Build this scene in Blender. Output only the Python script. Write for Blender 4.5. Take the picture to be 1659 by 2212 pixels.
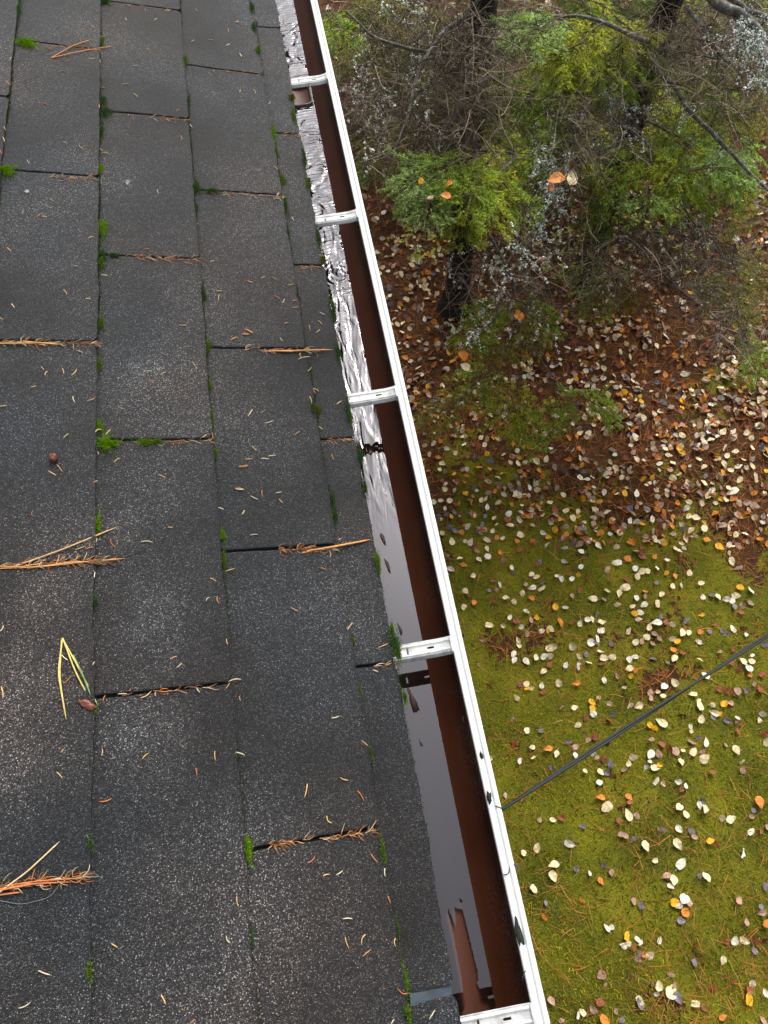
import bpy, math, random
import numpy as np
from mathutils import Vector, noise as MN
rng = np.random.default_rng(7); random.seed(7)
for o in list(bpy.data.objects): bpy.data.objects.remove(o)
scene = bpy.context.scene
COL = scene.collection
PI = math.pi

# ------------------------------------------------------------------ camera
S = 1.2                                   # scale of the whole place (camera sits 1 m above the roof)
F = 721.06                                # focal length in pixels of the 768 x 1024 picture
M = np.array([[0.98463, -0.16925, -0.0247], [-0.16233, -0.87907, -0.44796], [0.0541, 0.44563, -0.89358]])
q_, r_ = np.linalg.qr(M); M = q_*np.sign(np.diag(r_))
CAM = np.array([-0.0321, 0.0, 1.0403])
cam_d = bpy.data.cameras.new('camera'); cam = bpy.data.objects.new('camera', cam_d); COL.objects.link(cam)
cam_d.sensor_fit = 'VERTICAL'; cam_d.sensor_height = 36; cam_d.lens = 36*F/1024
cam_d.clip_start = 0.02; cam_d.clip_end = 300
from mathutils import Matrix
Rw = Matrix([[M[0][i], -M[1][i], -M[2][i]] for i in range(3)])
cam.matrix_world = Matrix.Translation(Vector(CAM)) @ Rw.to_4x4()
scene.camera = cam
scene.render.resolution_x = 768; scene.render.resolution_y = 1024

# ------------------------------------------------------------------ world, sun, exposure
SUN_EL, SUN_AZ = math.radians(46), math.radians(31)       # soft sun behind thin cloud, ahead along the gutter
w = bpy.data.worlds.new('World'); scene.world = w; w.use_nodes = True
nt = w.node_tree; nt.nodes.clear()
out = nt.nodes.new('ShaderNodeOutputWorld'); bg = nt.nodes.new('ShaderNodeBackground')
sky = nt.nodes.new('ShaderNodeTexSky'); sky.sky_type = 'NISHITA'; sky.sun_disc = False
sky.sun_elevation = SUN_EL; sky.sun_rotation = SUN_AZ; sky.dust_density = 6; sky.air_density = 1.0
hs = nt.nodes.new('ShaderNodeHueSaturation'); hs.inputs['Saturation'].default_value = 0.30
nt.links.new(sky.outputs[0], hs.inputs['Color']); nt.links.new(hs.outputs[0], bg.inputs[0])
bg.inputs[1].default_value = 0.15; nt.links.new(bg.outputs[0], out.inputs[0])
sd = bpy.data.lights.new('sun', 'SUN'); sd.energy = 1.5; sd.angle = math.radians(16); sd.color = (1, .96, .9)
so = bpy.data.objects.new('sun', sd); COL.objects.link(so)
dirv = Vector((math.sin(SUN_AZ)*math.cos(SUN_EL), math.cos(SUN_AZ)*math.cos(SUN_EL), math.sin(SUN_EL)))
so.rotation_euler = dirv.to_track_quat('Z', 'Y').to_euler()
scene.view_settings.view_transform = 'Standard'; scene.view_settings.look = 'None'
scene.view_settings.exposure = 0.70; scene.view_settings.gamma = 1
scene.render.engine = 'CYCLES'
scene.cycles.max_bounces = 8; scene.cycles.transparent_max_bounces = 16

# ------------------------------------------------------------------ measuring helpers (picture measured at 1659 x 2212)
K = 768/1659; PITCH = math.radians(16)
NR = np.array([math.sin(PITCH), 0, math.cos(PITCH)])      # roof normal
def ray(x, y): return M.T @ np.array([(x*K-384)/F, (y*K-512)/F, 1.])
def proj(P):
    q = (np.atleast_2d(P)-CAM) @ M.T
    return np.stack([(384+F*q[:, 0]/q[:, 2])/K, (512+F*q[:, 1]/q[:, 2])/K], 1), q[:, 2]
def on_roof(x, y, dn=0.0):
    d = ray(x, y); t = (dn-NR @ CAM)/(NR @ d); return CAM+t*d
def on_z(x, y, z): d = ray(x, y); return CAM+d*(z-CAM[2])/d[2]
def roof_uv(x, y): P = on_roof(x, y); return P[0]/math.cos(PITCH), P[1]
CP, SP = math.cos(PITCH), math.sin(PITCH)
def RP(u, v, n=0.0):
    """roof frame (u down the slope from the eave edge, v along the eave, n out of the roof) to world"""
    u = np.asarray(u, float); v = np.asarray(v, float); n = np.asarray(n, float)+0*u
    return np.stack([u*CP+n*SP, v+0*u, -u*SP+n*CP], -1)

# ------------------------------------------------------------------ object helpers
def tag(o, label=None, cat=None, group=None, kind=None):
    if label: o['label'] = label
    if cat: o['category'] = cat
    if group: o['group'] = group
    if kind: o['kind'] = kind
    return o
def mesh(name, V, Fc, mats, smooth=False, cols=None, midx=None):
    V = np.ascontiguousarray(V, np.float32).reshape(-1, 3)
    me = bpy.data.meshes.new(name)
    if isinstance(Fc, np.ndarray): groups = [Fc]
    else: groups = [np.asarray(g) for g in Fc if len(g)]
    loops = np.concatenate([g.ravel() for g in groups]).astype(np.int32)
    tot = np.concatenate([np.full(len(g), g.shape[1]) for g in groups]).astype(np.int32)
    start = np.concatenate([[0], np.cumsum(tot)[:-1]]).astype(np.int32)
    me.vertices.add(len(V)); me.vertices.foreach_set('co', V.ravel())
    me.loops.add(len(loops)); me.loops.foreach_set('vertex_index', loops)
    me.polygons.add(len(tot)); me.polygons.foreach_set('loop_start', start); me.polygons.foreach_set('loop_total', tot)
    if smooth: me.polygons.foreach_set('use_smooth', np.ones(len(tot), bool))
    for m in (mats if isinstance(mats, (list, tuple)) else [mats]): me.materials.append(m)
    if midx is not None: me.polygons.foreach_set('material_index', np.asarray(midx, np.int32))
    me.update(calc_edges=True); me.validate()
    if cols is not None:
        a = me.color_attributes.new('tint', 'FLOAT_COLOR', 'POINT')
        c = np.ones((len(V), 4), np.float32); c[:, :cols.shape[1]] = cols; a.data.foreach_set('color', c.ravel())
    return me
def add(name, me, parent=None, loc=None):
    o = bpy.data.objects.new(name, me); COL.objects.link(o)
    if parent is not None: o.parent = parent
    if loc is not None: o.location = loc
    return o
def empty(name, loc=(0, 0, 0)):
    o = bpy.data.objects.new(name, None); COL.objects.link(o); o.location = loc; o.empty_display_size = .1; return o
def grid_faces(nu, nv, off=0):
    i = np.arange(nu-1)[:, None]; j = np.arange(nv-1)[None]
    a = (i*nv+j).ravel()+off
    return np.stack([a, a+nv, a+nv+1, a+1], 1)
def tube(pts, rad, ns=5, cap=True):
    """tube along a polyline; returns verts, quad faces"""
    pts = np.asarray(pts, float); n = len(pts); rad = np.broadcast_to(rad, (n,))
    t = np.gradient(pts, axis=0); t /= np.linalg.norm(t, axis=1)[:, None]+1e-12
    ref = np.array([.31, .17, .93]); a = np.cross(t, ref); a /= np.linalg.norm(a, axis=1)[:, None]+1e-12
    b = np.cross(t, a); an = np.arange(ns)*2*PI/ns
    V = pts[:, None]+rad[:, None, None]*(np.cos(an)[None, :, None]*a[:, None]+np.sin(an)[None, :, None]*b[:, None])
    f = []
    i = np.arange(n-1)[:, None]*ns; j = np.arange(ns)[None]
    Fq = np.stack([(i+j).ravel(), (i+(j+1) % ns).ravel(), (i+ns+(j+1) % ns).ravel(), (i+ns+j).ravel()], 1)
    return V.reshape(-1, 3), Fq
class Acc:
    def __init__(s): s.V = []; s.Q = []; s.T = []; s.C = []; s.n = 0
    def add(s, V, Fc, col=None):
        V = np.asarray(V).reshape(-1, 3); Fc = np.asarray(Fc)
        (s.Q if Fc.shape[1] == 4 else s.T).append(Fc+s.n); s.V.append(V); s.n += len(V)
        if col is not None: s.C.append(np.broadcast_to(np.asarray(col, float), (len(V), 3)))
    def mesh(s, name, mat, smooth=False):
        F_ = []
        if s.Q: F_.append(np.concatenate(s.Q))
        if s.T: F_.append(np.concatenate(s.T))
        return mesh(name, np.concatenate(s.V), F_, mat, smooth, np.concatenate(s.C) if s.C else None)
def nz(x, y, s=1., seed=0.): return MN.noise(Vector((x*s+seed, y*s-seed, seed*1.7)))
def fnz(x, y, s=1., seed=0.): return sum(MN.noise(Vector((x*s*k+seed, y*s*k-seed, seed*1.7)))/k for k in (1, 2.1, 4.3))
def smooth1(n, k, rg=rng):
    a = rg.normal(size=n+2*k); ker = np.hanning(2*k+1); ker /= ker.sum()
    r = np.convolve(a, ker, 'same')[k:-k]; return r/(r.std()+1e-9)

# ------------------------------------------------------------------ materials
def new_mat(name):
    m = bpy.data.materials.new(name); m.use_nodes = True; n = m.node_tree; b = n.nodes['Principled BSDF']; return m, n, b
def nd(n, t, **kw):
    x = n.nodes.new(t)
    for k, v in kw.items():
        if k in x.inputs.keys() if isinstance(k, str) else False: x.inputs[k].default_value = v
        else: setattr(x, k, v)
    return x
def ramp(n, stops, interp='LINEAR'):
    r = n.nodes.new('ShaderNodeValToRGB'); r.color_ramp.interpolation = interp
    e = r.color_ramp.elements
    while len(e) < len(stops): e.new(.5)
    for i, (p, c) in enumerate(stops): e[i].position = p; e[i].color = (*c, 1) if len(c) == 3 else c
    return r
def objco(n): return n.nodes.new('ShaderNodeTexCoord').outputs['Object']
def mix(n, fac, a, b, mode='MIX'):
    x = n.nodes.new('ShaderNodeMix'); x.data_type = 'RGBA'; x.blend_type = mode
    for s, v in ((0, fac), (6, a), (7, b)):
        if isinstance(v, bpy.types.NodeSocket): n.links.new(v, x.inputs[s])
        else: x.inputs[s].default_value = v if not isinstance(v, tuple) else (*v, 1)
    return x.outputs[2]
def mth(n, op, a, b=0., c=None):
    x = n.nodes.new('ShaderNodeMath'); x.operation = op
    for s, v in ((0, a), (1, b), (2, c)):
        if v is None: continue
        if isinstance(v, bpy.types.NodeSocket): n.links.new(v, x.inputs[s])
        else: x.inputs[s].default_value = v
    return x.outputs[0]
def tex(n, kind, co, scale, **kw):
    x = n.nodes.new(kind); n.links.new(co, x.inputs['Vector']); x.inputs['Scale'].default_value = scale
    for k, v in kw.items():
        if k in ('feature', 'distance'): setattr(x, k, v)
        else: x.inputs[k].default_value = v
    return x
def bump(n, b, h, strength, dist, normal=None):
    x = n.nodes.new('ShaderNodeBump'); x.inputs['Strength'].default_value = strength; x.inputs['Distance'].default_value = dist
    n.links.new(h, x.inputs['Height'])
    if normal is not None: n.links.new(normal, x.inputs['Normal'])
    n.links.new(x.outputs[0], b.inputs['Normal']); return x.outputs[0]

def mat_shingle(name, dark=1.0):
    m, n, b = new_mat(name); co = objco(n)
    ns = tex(n, 'ShaderNodeTexNoise', co, 220, Detail=2.)
    wob = nd(n, 'ShaderNodeVectorMath', operation='MULTIPLY_ADD')
    n.links.new(ns.outputs['Color'], wob.inputs[0]); wob.inputs[1].default_value = (.0016,)*3; n.links.new(co, wob.inputs[2]); co2 = wob.outputs[0]
    big = tex(n, 'ShaderNodeTexNoise', co, 14, Detail=3.); wb = nd(n, 'ShaderNodeVectorMath', operation='MULTIPLY_ADD'); n.links.new(big.outputs['Color'], wb.inputs[0]); wb.inputs[1].default_value = (.09,)*3; n.links.new(co, wb.inputs[2]); wb3 = nd(n, 'ShaderNodeVectorMath', operation='SUBTRACT'); n.links.new(wb.outputs[0], wb3.inputs[0]); wb3.inputs[1].default_value = (.045,)*3; wob2 = wb3.outputs[0]
    v1 = tex(n, 'ShaderNodeTexVoronoi', co2, 900)                 # granules about 1.5 mm
    v2 = tex(n, 'ShaderNodeTexVoronoi', co2, 640)                 # sparse larger pale grains
    sep = nd(n, 'ShaderNodeSeparateColor'); n.links.new(v1.outputs['Color'], sep.inputs[0])
    sep2 = nd(n, 'ShaderNodeSeparateColor'); n.links.new(v2.outputs['Color'], sep2.inputs[0])
    patch = tex(n, 'ShaderNodeTexNoise', co, 4.2, Detail=4.).outputs['Fac']
    info = nd(n, 'ShaderNodeObjectInfo').outputs['Random']
    base = ramp(n, [(0., (.006, .006, .007)), (.45, (.019, .020, .022)), (.72, (.040, .041, .044)), (.88, (.082, .083, .086)), (1., (.21, .205, .195))])
    n.links.new(sep.outputs[0], base.inputs[0])
    # bright grains appear where a second random number beats a threshold that drifts over the roof
    thr = mth(n, 'SUBTRACT', 1.16, mth(n, 'MULTIPLY', patch, .42))
    on = mth(n, 'MULTIPLY', mth(n, 'GREATER_THAN', sep2.outputs[1], thr), mth(n, 'LESS_THAN', v2.outputs['Distance'], .42))
    warm = mix(n, sep2.outputs[2], (.62, .56, .50), (.50, .55, .58))
    col = mix(n, mth(n, 'MULTIPLY', on, .75), base.outputs[0], warm)
    tone = tex(n, 'ShaderNodeTexNoise', co, 3.1, Detail=4.).outputs['Fac']
    hue = ramp(n, [(.36, (.84, .96, 1.10)), (.5, (1., 1., 1.)), (.66, (1.16, .98, .90))]); n.links.new(tone, hue.inputs[0])
    col = mix(n, 1., col, hue.outputs[0], 'MULTIPLY')
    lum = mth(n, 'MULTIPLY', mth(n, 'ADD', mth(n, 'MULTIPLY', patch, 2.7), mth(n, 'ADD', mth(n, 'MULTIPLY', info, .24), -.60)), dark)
    worn = None                                       # spots where feet and weather have rubbed the granules pale
    for x_, y_, r_ in ((330, 1335, .075), (335, 1590, .085), (70, 1500, .08), (400, 1400, .06), (90, 1290, .06), (60, 1660, .07), (250, 1150, .05), (300, 800, .06)):
        p_ = on_roof(x_, y_); vd = nd(n, 'ShaderNodeVectorMath', operation='DISTANCE'); n.links.new(wob2, vd.inputs[0]); vd.inputs[1].default_value = tuple(p_-np.array([-.5*S, 0, 0]))
        mr = nd(n, 'ShaderNodeMapRange', interpolation_type='SMOOTHSTEP'); n.links.new(vd.outputs['Value'], mr.inputs[0]); mr.inputs[1].default_value = 0; mr.inputs[2].default_value = r_; mr.inputs[3].default_value = .62; mr.inputs[4].default_value = 0
        worn = mr.outputs[0] if worn is None else mth(n, 'MAXIMUM', worn, mr.outputs[0])
    lum = mth(n, 'MULTIPLY', lum, mth(n, 'ADD', .86, worn))
    cc = nd(n, 'ShaderNodeCombineColor'); [n.links.new(lum, cc.inputs[i]) for i in range(3)]
    col = mix(n, 1., col, cc.outputs[0], 'MULTIPLY')
    n.links.new(col, b.inputs['Base Color']); b.inputs['Roughness'].default_value = .62; b.inputs['Specular IOR Level'].default_value = .55
    h = mth(n, 'SUBTRACT', mth(n, 'MULTIPLY', sep.outputs[2], .8), v1.outputs['Distance'])
    bump(n, b, h, 1., .0022)
    return m
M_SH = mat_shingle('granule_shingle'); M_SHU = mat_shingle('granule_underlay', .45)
def simple(name, col, rough=.6, spec=.5, metal=0., vary=.0, scale=60, bumpd=0., bscale=200):
    m, n, b = new_mat(name); b.inputs['Roughness'].default_value = rough; b.inputs['Specular IOR Level'].default_value = spec; b.inputs['Metallic'].default_value = metal
    co = objco(n)
    if vary:
        t = tex(n, 'ShaderNodeTexNoise', co, scale, Detail=4.)
        r = ramp(n, [(.3, tuple(c*(1-vary) for c in col)), (.7, tuple(min(1, c*(1+vary)) for c in col))]); n.links.new(t.outputs['Fac'], r.inputs[0]); n.links.new(r.outputs[0], b.inputs['Base Color'])
    else: b.inputs['Base Color'].default_value = (*col, 1)
    if bumpd:
        t2 = tex(n, 'ShaderNodeTexNoise', co, bscale, Detail=3.); bump(n, b, t2.outputs['Fac'], .6, bumpd)
    return m
def tinted(name, rough=.6, spec=.4, trans=0., mul=None, scale=300):
    m, n, b = new_mat(name); a = nd(n, 'ShaderNodeAttribute'); a.attribute_name = 'tint'
    c = a.outputs['Color']
    if mul:
        t = tex(n, 'ShaderNodeTexNoise', objco(n), scale, Detail=3.); r = ramp(n, [(.3, (mul,)*3), (.7, (2-mul,)*3)]); n.links.new(t.outputs['Fac'], r.inputs[0])
        c = mix(n, 1., c, r.outputs[0], 'MULTIPLY')
    n.links.new(c, b.inputs['Base Color']); b.inputs['Roughness'].default_value = rough; b.inputs['Specular IOR Level'].default_value = spec
    if trans:
        tl = nd(n, 'ShaderNodeBsdfTranslucent'); n.links.new(c, tl.inputs[0]); ms = nd(n, 'ShaderNodeMixShader'); ms.inputs[0].default_value = trans
        n.links.new(b.outputs[0], ms.inputs[1]); n.links.new(tl.outputs[0], ms.inputs[2]); n.links.new(ms.outputs[0], n.nodes['Material Output'].inputs[0])
    return m
# brown painted steel inside the trough, with grey mould bloom
m, n, b = new_mat('brown_painted_steel'); M_BROWN = m; co = objco(n)
t = tex(n, 'ShaderNodeTexNoise', co, 7, Detail=5., Roughness=.6); t2 = tex(n, 'ShaderNodeTexNoise', co, 260, Detail=5., Roughness=.75)
sx = nd(n, 'ShaderNodeSeparateXYZ'); n.links.new(co, sx.inputs[0])
mp = nd(n, 'ShaderNodeMapRange'); n.links.new(sx.outputs['Z'], mp.inputs[0]); mp.inputs[1].default_value = .0; mp.inputs[2].default_value = .05
bloom = mth(n, 'MULTIPLY', mth(n, 'MULTIPLY', mth(n, 'GREATER_THAN', t2.outputs['Fac'], .57), mp.outputs[0]), mth(n, 'MULTIPLY', mth(n, 'MAXIMUM', mth(n, 'SUBTRACT', t.outputs['Fac'], .38), 0.), 4.0))
bc = ramp(n, [(.3, (.066, .019, .008)), (.7, (.108, .032, .014))]); n.links.new(t.outputs['Fac'], bc.inputs[0])
mp2 = nd(n, 'ShaderNodeMapRange', interpolation_type='SMOOTHSTEP'); n.links.new(mth(n, 'ADD', sx.outputs['Z'], mth(n, 'MULTIPLY', t.outputs['Fac'], .016)), mp2.inputs[0]); mp2.inputs[1].default_value = .018; mp2.inputs[2].default_value = .050
mpl = nd(n, 'ShaderNodeMapping'); n.links.new(co, mpl.inputs[0]); mpl.inputs['Scale'].default_value = (1, .04, 1); tl_ = tex(n, 'ShaderNodeTexNoise', mpl.outputs[0], 150, Detail=3.)
upper_tone = mth(n, 'MULTIPLY', mp2.outputs[0], mth(n, 'ADD', .45, mth(n, 'MULTIPLY', tl_.outputs['Fac'], .8)))  # wall colour mixed darker toward the top, streaked lengthwise
n.links.new(mix(n, bloom, mix(n, upper_tone, bc.outputs[0], (.020, .010, .008)), (.27, .23, .18)), b.inputs['Base Color']); b.inputs['Roughness'].default_value = .42; b.inputs['Specular IOR Level'].default_value = .35
bump(n, b, t2.outputs['Fac'], .15, .0004)
# pale lip with an algae line in its groove
m, n, b = new_mat('pale_lip_with_algae'); M_LIP = m; co = objco(n); sx = nd(n, 'ShaderNodeSeparateXYZ'); n.links.new(co, sx.inputs[0])
t = tex(n, 'ShaderNodeTexNoise', co, 330, Detail=5., Roughness=.7); tl = tex(n, 'ShaderNodeTexNoise', co, 9, Detail=3.)
X0 = .0855*S
cx = mth(n, 'ADD', sx.outputs['X'], mth(n, 'MULTIPLY', mth(n, 'SUBTRACT', tl.outputs['Fac'], .5), .003))
d = mth(n, 'ABSOLUTE', mth(n, 'SUBTRACT', cx, X0))
w1 = mth(n, 'GREATER_THAN', mth(n, 'ADD', t.outputs['Fac'], mth(n, 'MULTIPLY', mth(n, 'SUBTRACT', .0013*S, d), 170)), .40)
d2 = mth(n, 'ABSOLUTE', mth(n, 'SUBTRACT', cx, X0-.0035*S))
w2 = mth(n, 'GREATER_THAN', mth(n, 'ADD', t.outputs['Fac'], mth(n, 'MULTIPLY', mth(n, 'SUBTRACT', .0050*S, d2), 50)), .57)
gcol = ramp(n, [(.35, (.10, .13, .03)), (.6, (.24, .26, .11))]); n.links.new(tl.outputs['Fac'], gcol.inputs[0])
c1 = mix(n, w2, (.78, .79, .77), (.38, .39, .33)); n.links.new(mix(n, w1, c1, gcol.outputs[0]), b.inputs['Base Color'])
b.inputs['Roughness'].default_value = .35; bump(n, b, mth(n, 'ADD', w1, t.outputs['Fac']), .4, .0004)
# galvanised steel
m, n, b = new_mat('galvanised_steel'); M_GALV = m; co = objco(n)
v = tex(n, 'ShaderNodeTexVoronoi', co, 150); t = tex(n, 'ShaderNodeTexNoise', co, 45, Detail=6., Roughness=.7)
sp = nd(n, 'ShaderNodeSeparateColor'); n.links.new(v.outputs['Color'], sp.inputs[0])
c1 = ramp(n, [(.25, (.24, .23, .20)), (.45, (.42, .43, .41)), (.6, (.60, .61, .60))]); n.links.new(mth(n, 'ADD', t.outputs['Fac'], mth(n, 'MULTIPLY', sp.outputs[0], .08)), c1.inputs[0])
n.links.new(c1.outputs[0], b.inputs['Base Color']); b.inputs['Metallic'].default_value = .25; b.inputs['Roughness'].default_value = .5
bump(n, b, t.outputs['Fac'], .3, .0005)
M_GREY = simple('weathered_zinc', (.16, .17, .165), .5, .5, .3, .5, 30, .0006, 60)
M_UNDER = simple('bitumen_felt_strip', (.036, .050, .064), .6, .4, 0, .3, 40, .0003, 500)
M_BLACK = simple('dark_inside', (.012, .012, .013), .8)
M_CABLE = simple('black_cable_jacket', (.020, .024, .027), .6, .35, 0, .2, 90)
M_WALL = simple('red_brown_boards', (.16, .035, .022), .8, .3, 0, .2, 8)
M_FASC = simple('brown_board', (.05, .025, .016), .7, .3, 0, .3, 12)
M_SOIL = simple('black_lichen_crust', (.022, .026, .022), .9, .2, 0, .5, 300, .001, 300)
M_MOSS = tinted('moss', .85, .15, .15); M_NEED = tinted('dry_needle', .55, .4, 0., .8, 200)
M_LEAF = tinted('fallen_leaf_surface', .6, .35, .12, .72, 130)
M_GREEN = tinted('living_needles', .5, .35, .42); M_TWIG = tinted('twig_bark', .85, .2); M_LICH = tinted('pale_lichen', .9, .1)
M_GRASS = tinted('ground_blades', .75, .2, .2)
M_BUD = simple('brown_bud_scale', (.17, .05, .03), .4, .5, 0, .4, 300, .001, 250)
# bark
m, n, b = new_mat('dark_wet_bark'); M_BARK = m; co = objco(n); t = tex(n, 'ShaderNodeTexNoise', co, 28, Detail=6., Roughness=.7)
r = ramp(n, [(.35, (.003, .003, .002)), (.6, (.010, .008, .006)), (.8, (.035, .030, .024))]); n.links.new(t.outputs['Fac'], r.inputs[0]); n.links.new(r.outputs[0], b.inputs['Base Color']); b.inputs['Roughness'].default_value = .9
bump(n, b, t.outputs['Fac'], 1., .02)
m, n, b = new_mat('grey_branch_bark'); M_BRAN = m; co = objco(n); t = tex(n, 'ShaderNodeTexNoise', co, 60, Detail=6., Roughness=.7)
r = ramp(n, [(.35, (.045, .040, .034)), (.55, (.13, .12, .105)), (.66, (.30, .33, .29))]); n.links.new(t.outputs['Fac'], r.inputs[0]); n.links.new(r.outputs[0], b.inputs['Base Color']); b.inputs['Roughness'].default_value = .9
bump(n, b, t.outputs['Fac'], .8, .004)
# water: clear, mirror-like, still near the house corner and rippled farther along
m, n, b = new_mat('standing_water'); M_WATER = m; n.nodes.remove(b); co = objco(n)
gl = nd(n, 'ShaderNodeBsdfGlossy'); gl.inputs['Roughness'].default_value = .03; gl.inputs['Color'].default_value = (.96, .95, 1, 1)
tr = nd(n, 'ShaderNodeBsdfTransparent'); tr.inputs[0].default_value = (.72, .66, .62, 1)
fr = nd(n, 'ShaderNodeFresnel'); fr.inputs[0].default_value = 2.15
sx = nd(n, 'ShaderNodeSeparateXYZ'); n.links.new(co, sx.inputs[0]); Y = sx.outputs['Y']
mpg = nd(n, 'ShaderNodeMapping'); n.links.new(co, mpg.inputs[0]); mpg.inputs['Scale'].default_value = (1, .22, 1)
t1 = tex(n, 'ShaderNodeTexNoise', mpg.outputs[0], 70, Detail=1., Distortion=.6)           # long streaks of the middle
t2 = tex(n, 'ShaderNodeTexNoise', co, 17, Detail=1.5, Distortion=1.4)
wv = nd(n, 'ShaderNodeTexWave'); wv.wave_type = 'RINGS'; wv.rings_direction = 'Z'; mpr = nd(n, 'ShaderNodeMapping'); n.links.new(co, mpr.inputs[0]); mpr.inputs['Location'].default_value = (-.02, -1.15, 0); n.links.new(mpr.outputs[0], wv.inputs[0]); wv.inputs['Scale'].default_value = 30; wv.inputs['Distortion'].default_value = 3; wv.inputs['Detail'].default_value = 1
def band(a0, a1, b1, b0):
    u_ = nd(n, 'ShaderNodeMapRange', interpolation_type='SMOOTHSTEP'); n.links.new(Y, u_.inputs[0]); u_.inputs[1].default_value = a0*S; u_.inputs[2].default_value = a1*S
    d_ = nd(n, 'ShaderNodeMapRange', interpolation_type='SMOOTHSTEP'); n.links.new(Y, d_.inputs[0]); d_.inputs[1].default_value = b1*S; d_.inputs[2].default_value = b0*S; d_.inputs[3].default_value = 1; d_.inputs[4].default_value = 0
    return mth(n, 'MULTIPLY', u_.outputs[0], d_.outputs[0])
hh = mth(n, 'ADD', mth(n, 'MULTIPLY', mth(n, 'MULTIPLY', t1.outputs['Fac'], band(.40, .62, 1.0, 1.2)), .42), mth(n, 'ADD', mth(n, 'MULTIPLY', mth(n, 'MULTIPLY', t2.outputs['Fac'], band(.75, .95, 4, 5)), 1.0), mth(n, 'MULTIPLY', mth(n, 'MULTIPLY', wv.outputs['Fac'], band(.8, 1.0, 4, 5)), .07)))
bp = nd(n, 'ShaderNodeBump'); bp.inputs['Strength'].default_value = 1.; bp.inputs['Distance'].default_value = .0066; n.links.new(hh, bp.inputs['Height'])
n.links.new(bp.outputs[0], gl.inputs['Normal']); n.links.new(bp.outputs[0], fr.inputs['Normal'])
ms = nd(n, 'ShaderNodeMixShader'); n.links.new(fr.outputs[0], ms.inputs[0]); n.links.new(tr.outputs[0], ms.inputs[1]); n.links.new(gl.outputs[0], ms.inputs[2])
n.links.new(ms.outputs[0], n.nodes['Material Output'].inputs[0])

# ------------------------------------------------------------------ ground (one sheet) and what grows on it
GZ = -2.6
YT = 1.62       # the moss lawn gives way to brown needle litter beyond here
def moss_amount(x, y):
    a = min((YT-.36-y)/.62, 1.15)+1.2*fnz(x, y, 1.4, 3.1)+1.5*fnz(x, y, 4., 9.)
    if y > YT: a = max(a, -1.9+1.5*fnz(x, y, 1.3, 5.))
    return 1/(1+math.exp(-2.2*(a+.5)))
gx = np.unique(np.concatenate([np.linspace(-60, -2, 12), np.linspace(-.8, 5.2, 200), np.linspace(6, 90, 14)]))
gy = np.unique(np.concatenate([np.linspace(-60, -2.5, 12), np.linspace(-1.6, 8.2, 290), np.linspace(9, 120, 16)]))
GXX, GYY = np.meshgrid(gx, gy, indexing='ij')
def gh(x, y): return .035*fnz(x, y, .8, 1.)+.022*nz(x, y, 5., 2.)+.006*nz(x, y, 22., 4.)
GH = np.array([gh(x, y) for x, y in zip(GXX.ravel(), GYY.ravel())])
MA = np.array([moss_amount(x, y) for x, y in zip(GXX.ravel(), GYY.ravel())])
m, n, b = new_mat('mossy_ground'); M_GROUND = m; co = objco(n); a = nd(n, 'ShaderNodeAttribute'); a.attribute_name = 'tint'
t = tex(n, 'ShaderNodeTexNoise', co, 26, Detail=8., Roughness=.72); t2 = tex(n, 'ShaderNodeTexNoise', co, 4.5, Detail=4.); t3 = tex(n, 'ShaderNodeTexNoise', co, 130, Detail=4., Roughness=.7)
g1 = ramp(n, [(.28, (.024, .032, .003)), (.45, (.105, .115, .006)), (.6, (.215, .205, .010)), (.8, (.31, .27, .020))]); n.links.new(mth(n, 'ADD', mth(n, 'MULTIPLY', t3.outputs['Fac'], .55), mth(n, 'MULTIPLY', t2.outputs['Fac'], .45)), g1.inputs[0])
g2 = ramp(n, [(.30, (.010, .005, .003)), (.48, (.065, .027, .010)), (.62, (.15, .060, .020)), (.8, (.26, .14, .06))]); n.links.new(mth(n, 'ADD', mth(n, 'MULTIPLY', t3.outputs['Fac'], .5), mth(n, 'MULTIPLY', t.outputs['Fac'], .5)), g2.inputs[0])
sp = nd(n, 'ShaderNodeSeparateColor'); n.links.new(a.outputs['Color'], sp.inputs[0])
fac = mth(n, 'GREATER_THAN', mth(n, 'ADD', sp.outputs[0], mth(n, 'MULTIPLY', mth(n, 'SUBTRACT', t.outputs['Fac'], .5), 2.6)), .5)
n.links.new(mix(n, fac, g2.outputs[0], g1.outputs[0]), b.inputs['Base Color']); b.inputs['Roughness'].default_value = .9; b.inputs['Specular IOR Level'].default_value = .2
bump(n, b, mth(n, 'ADD', t3.outputs['Fac'], mth(n, 'MULTIPLY', t.outputs['Fac'], 1.5)), 1., .012)
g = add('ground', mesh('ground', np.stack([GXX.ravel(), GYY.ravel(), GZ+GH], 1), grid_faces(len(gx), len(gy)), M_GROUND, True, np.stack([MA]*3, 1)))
tag(g, kind='structure')
def gz(x, y): return GZ+gh(x, y)
def in_view(P, mg=60):
    q, d = proj(P); return (q[:, 0] > 640-mg) & (q[:, 0] < 1659+mg) & (q[:, 1] > -mg) & (q[:, 1] < 2212+mg) & (d > 0)
def gsample(n_, ywt=None):
    """random points of the visible ground, spread evenly over the picture when ywt is None"""
    px = rng.uniform(660, 1720, n_); py = rng.uniform(-60, 2270, n_)
    P = np.array([on_z(x, y, GZ) for x, y in zip(px, py)]); return P
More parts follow.
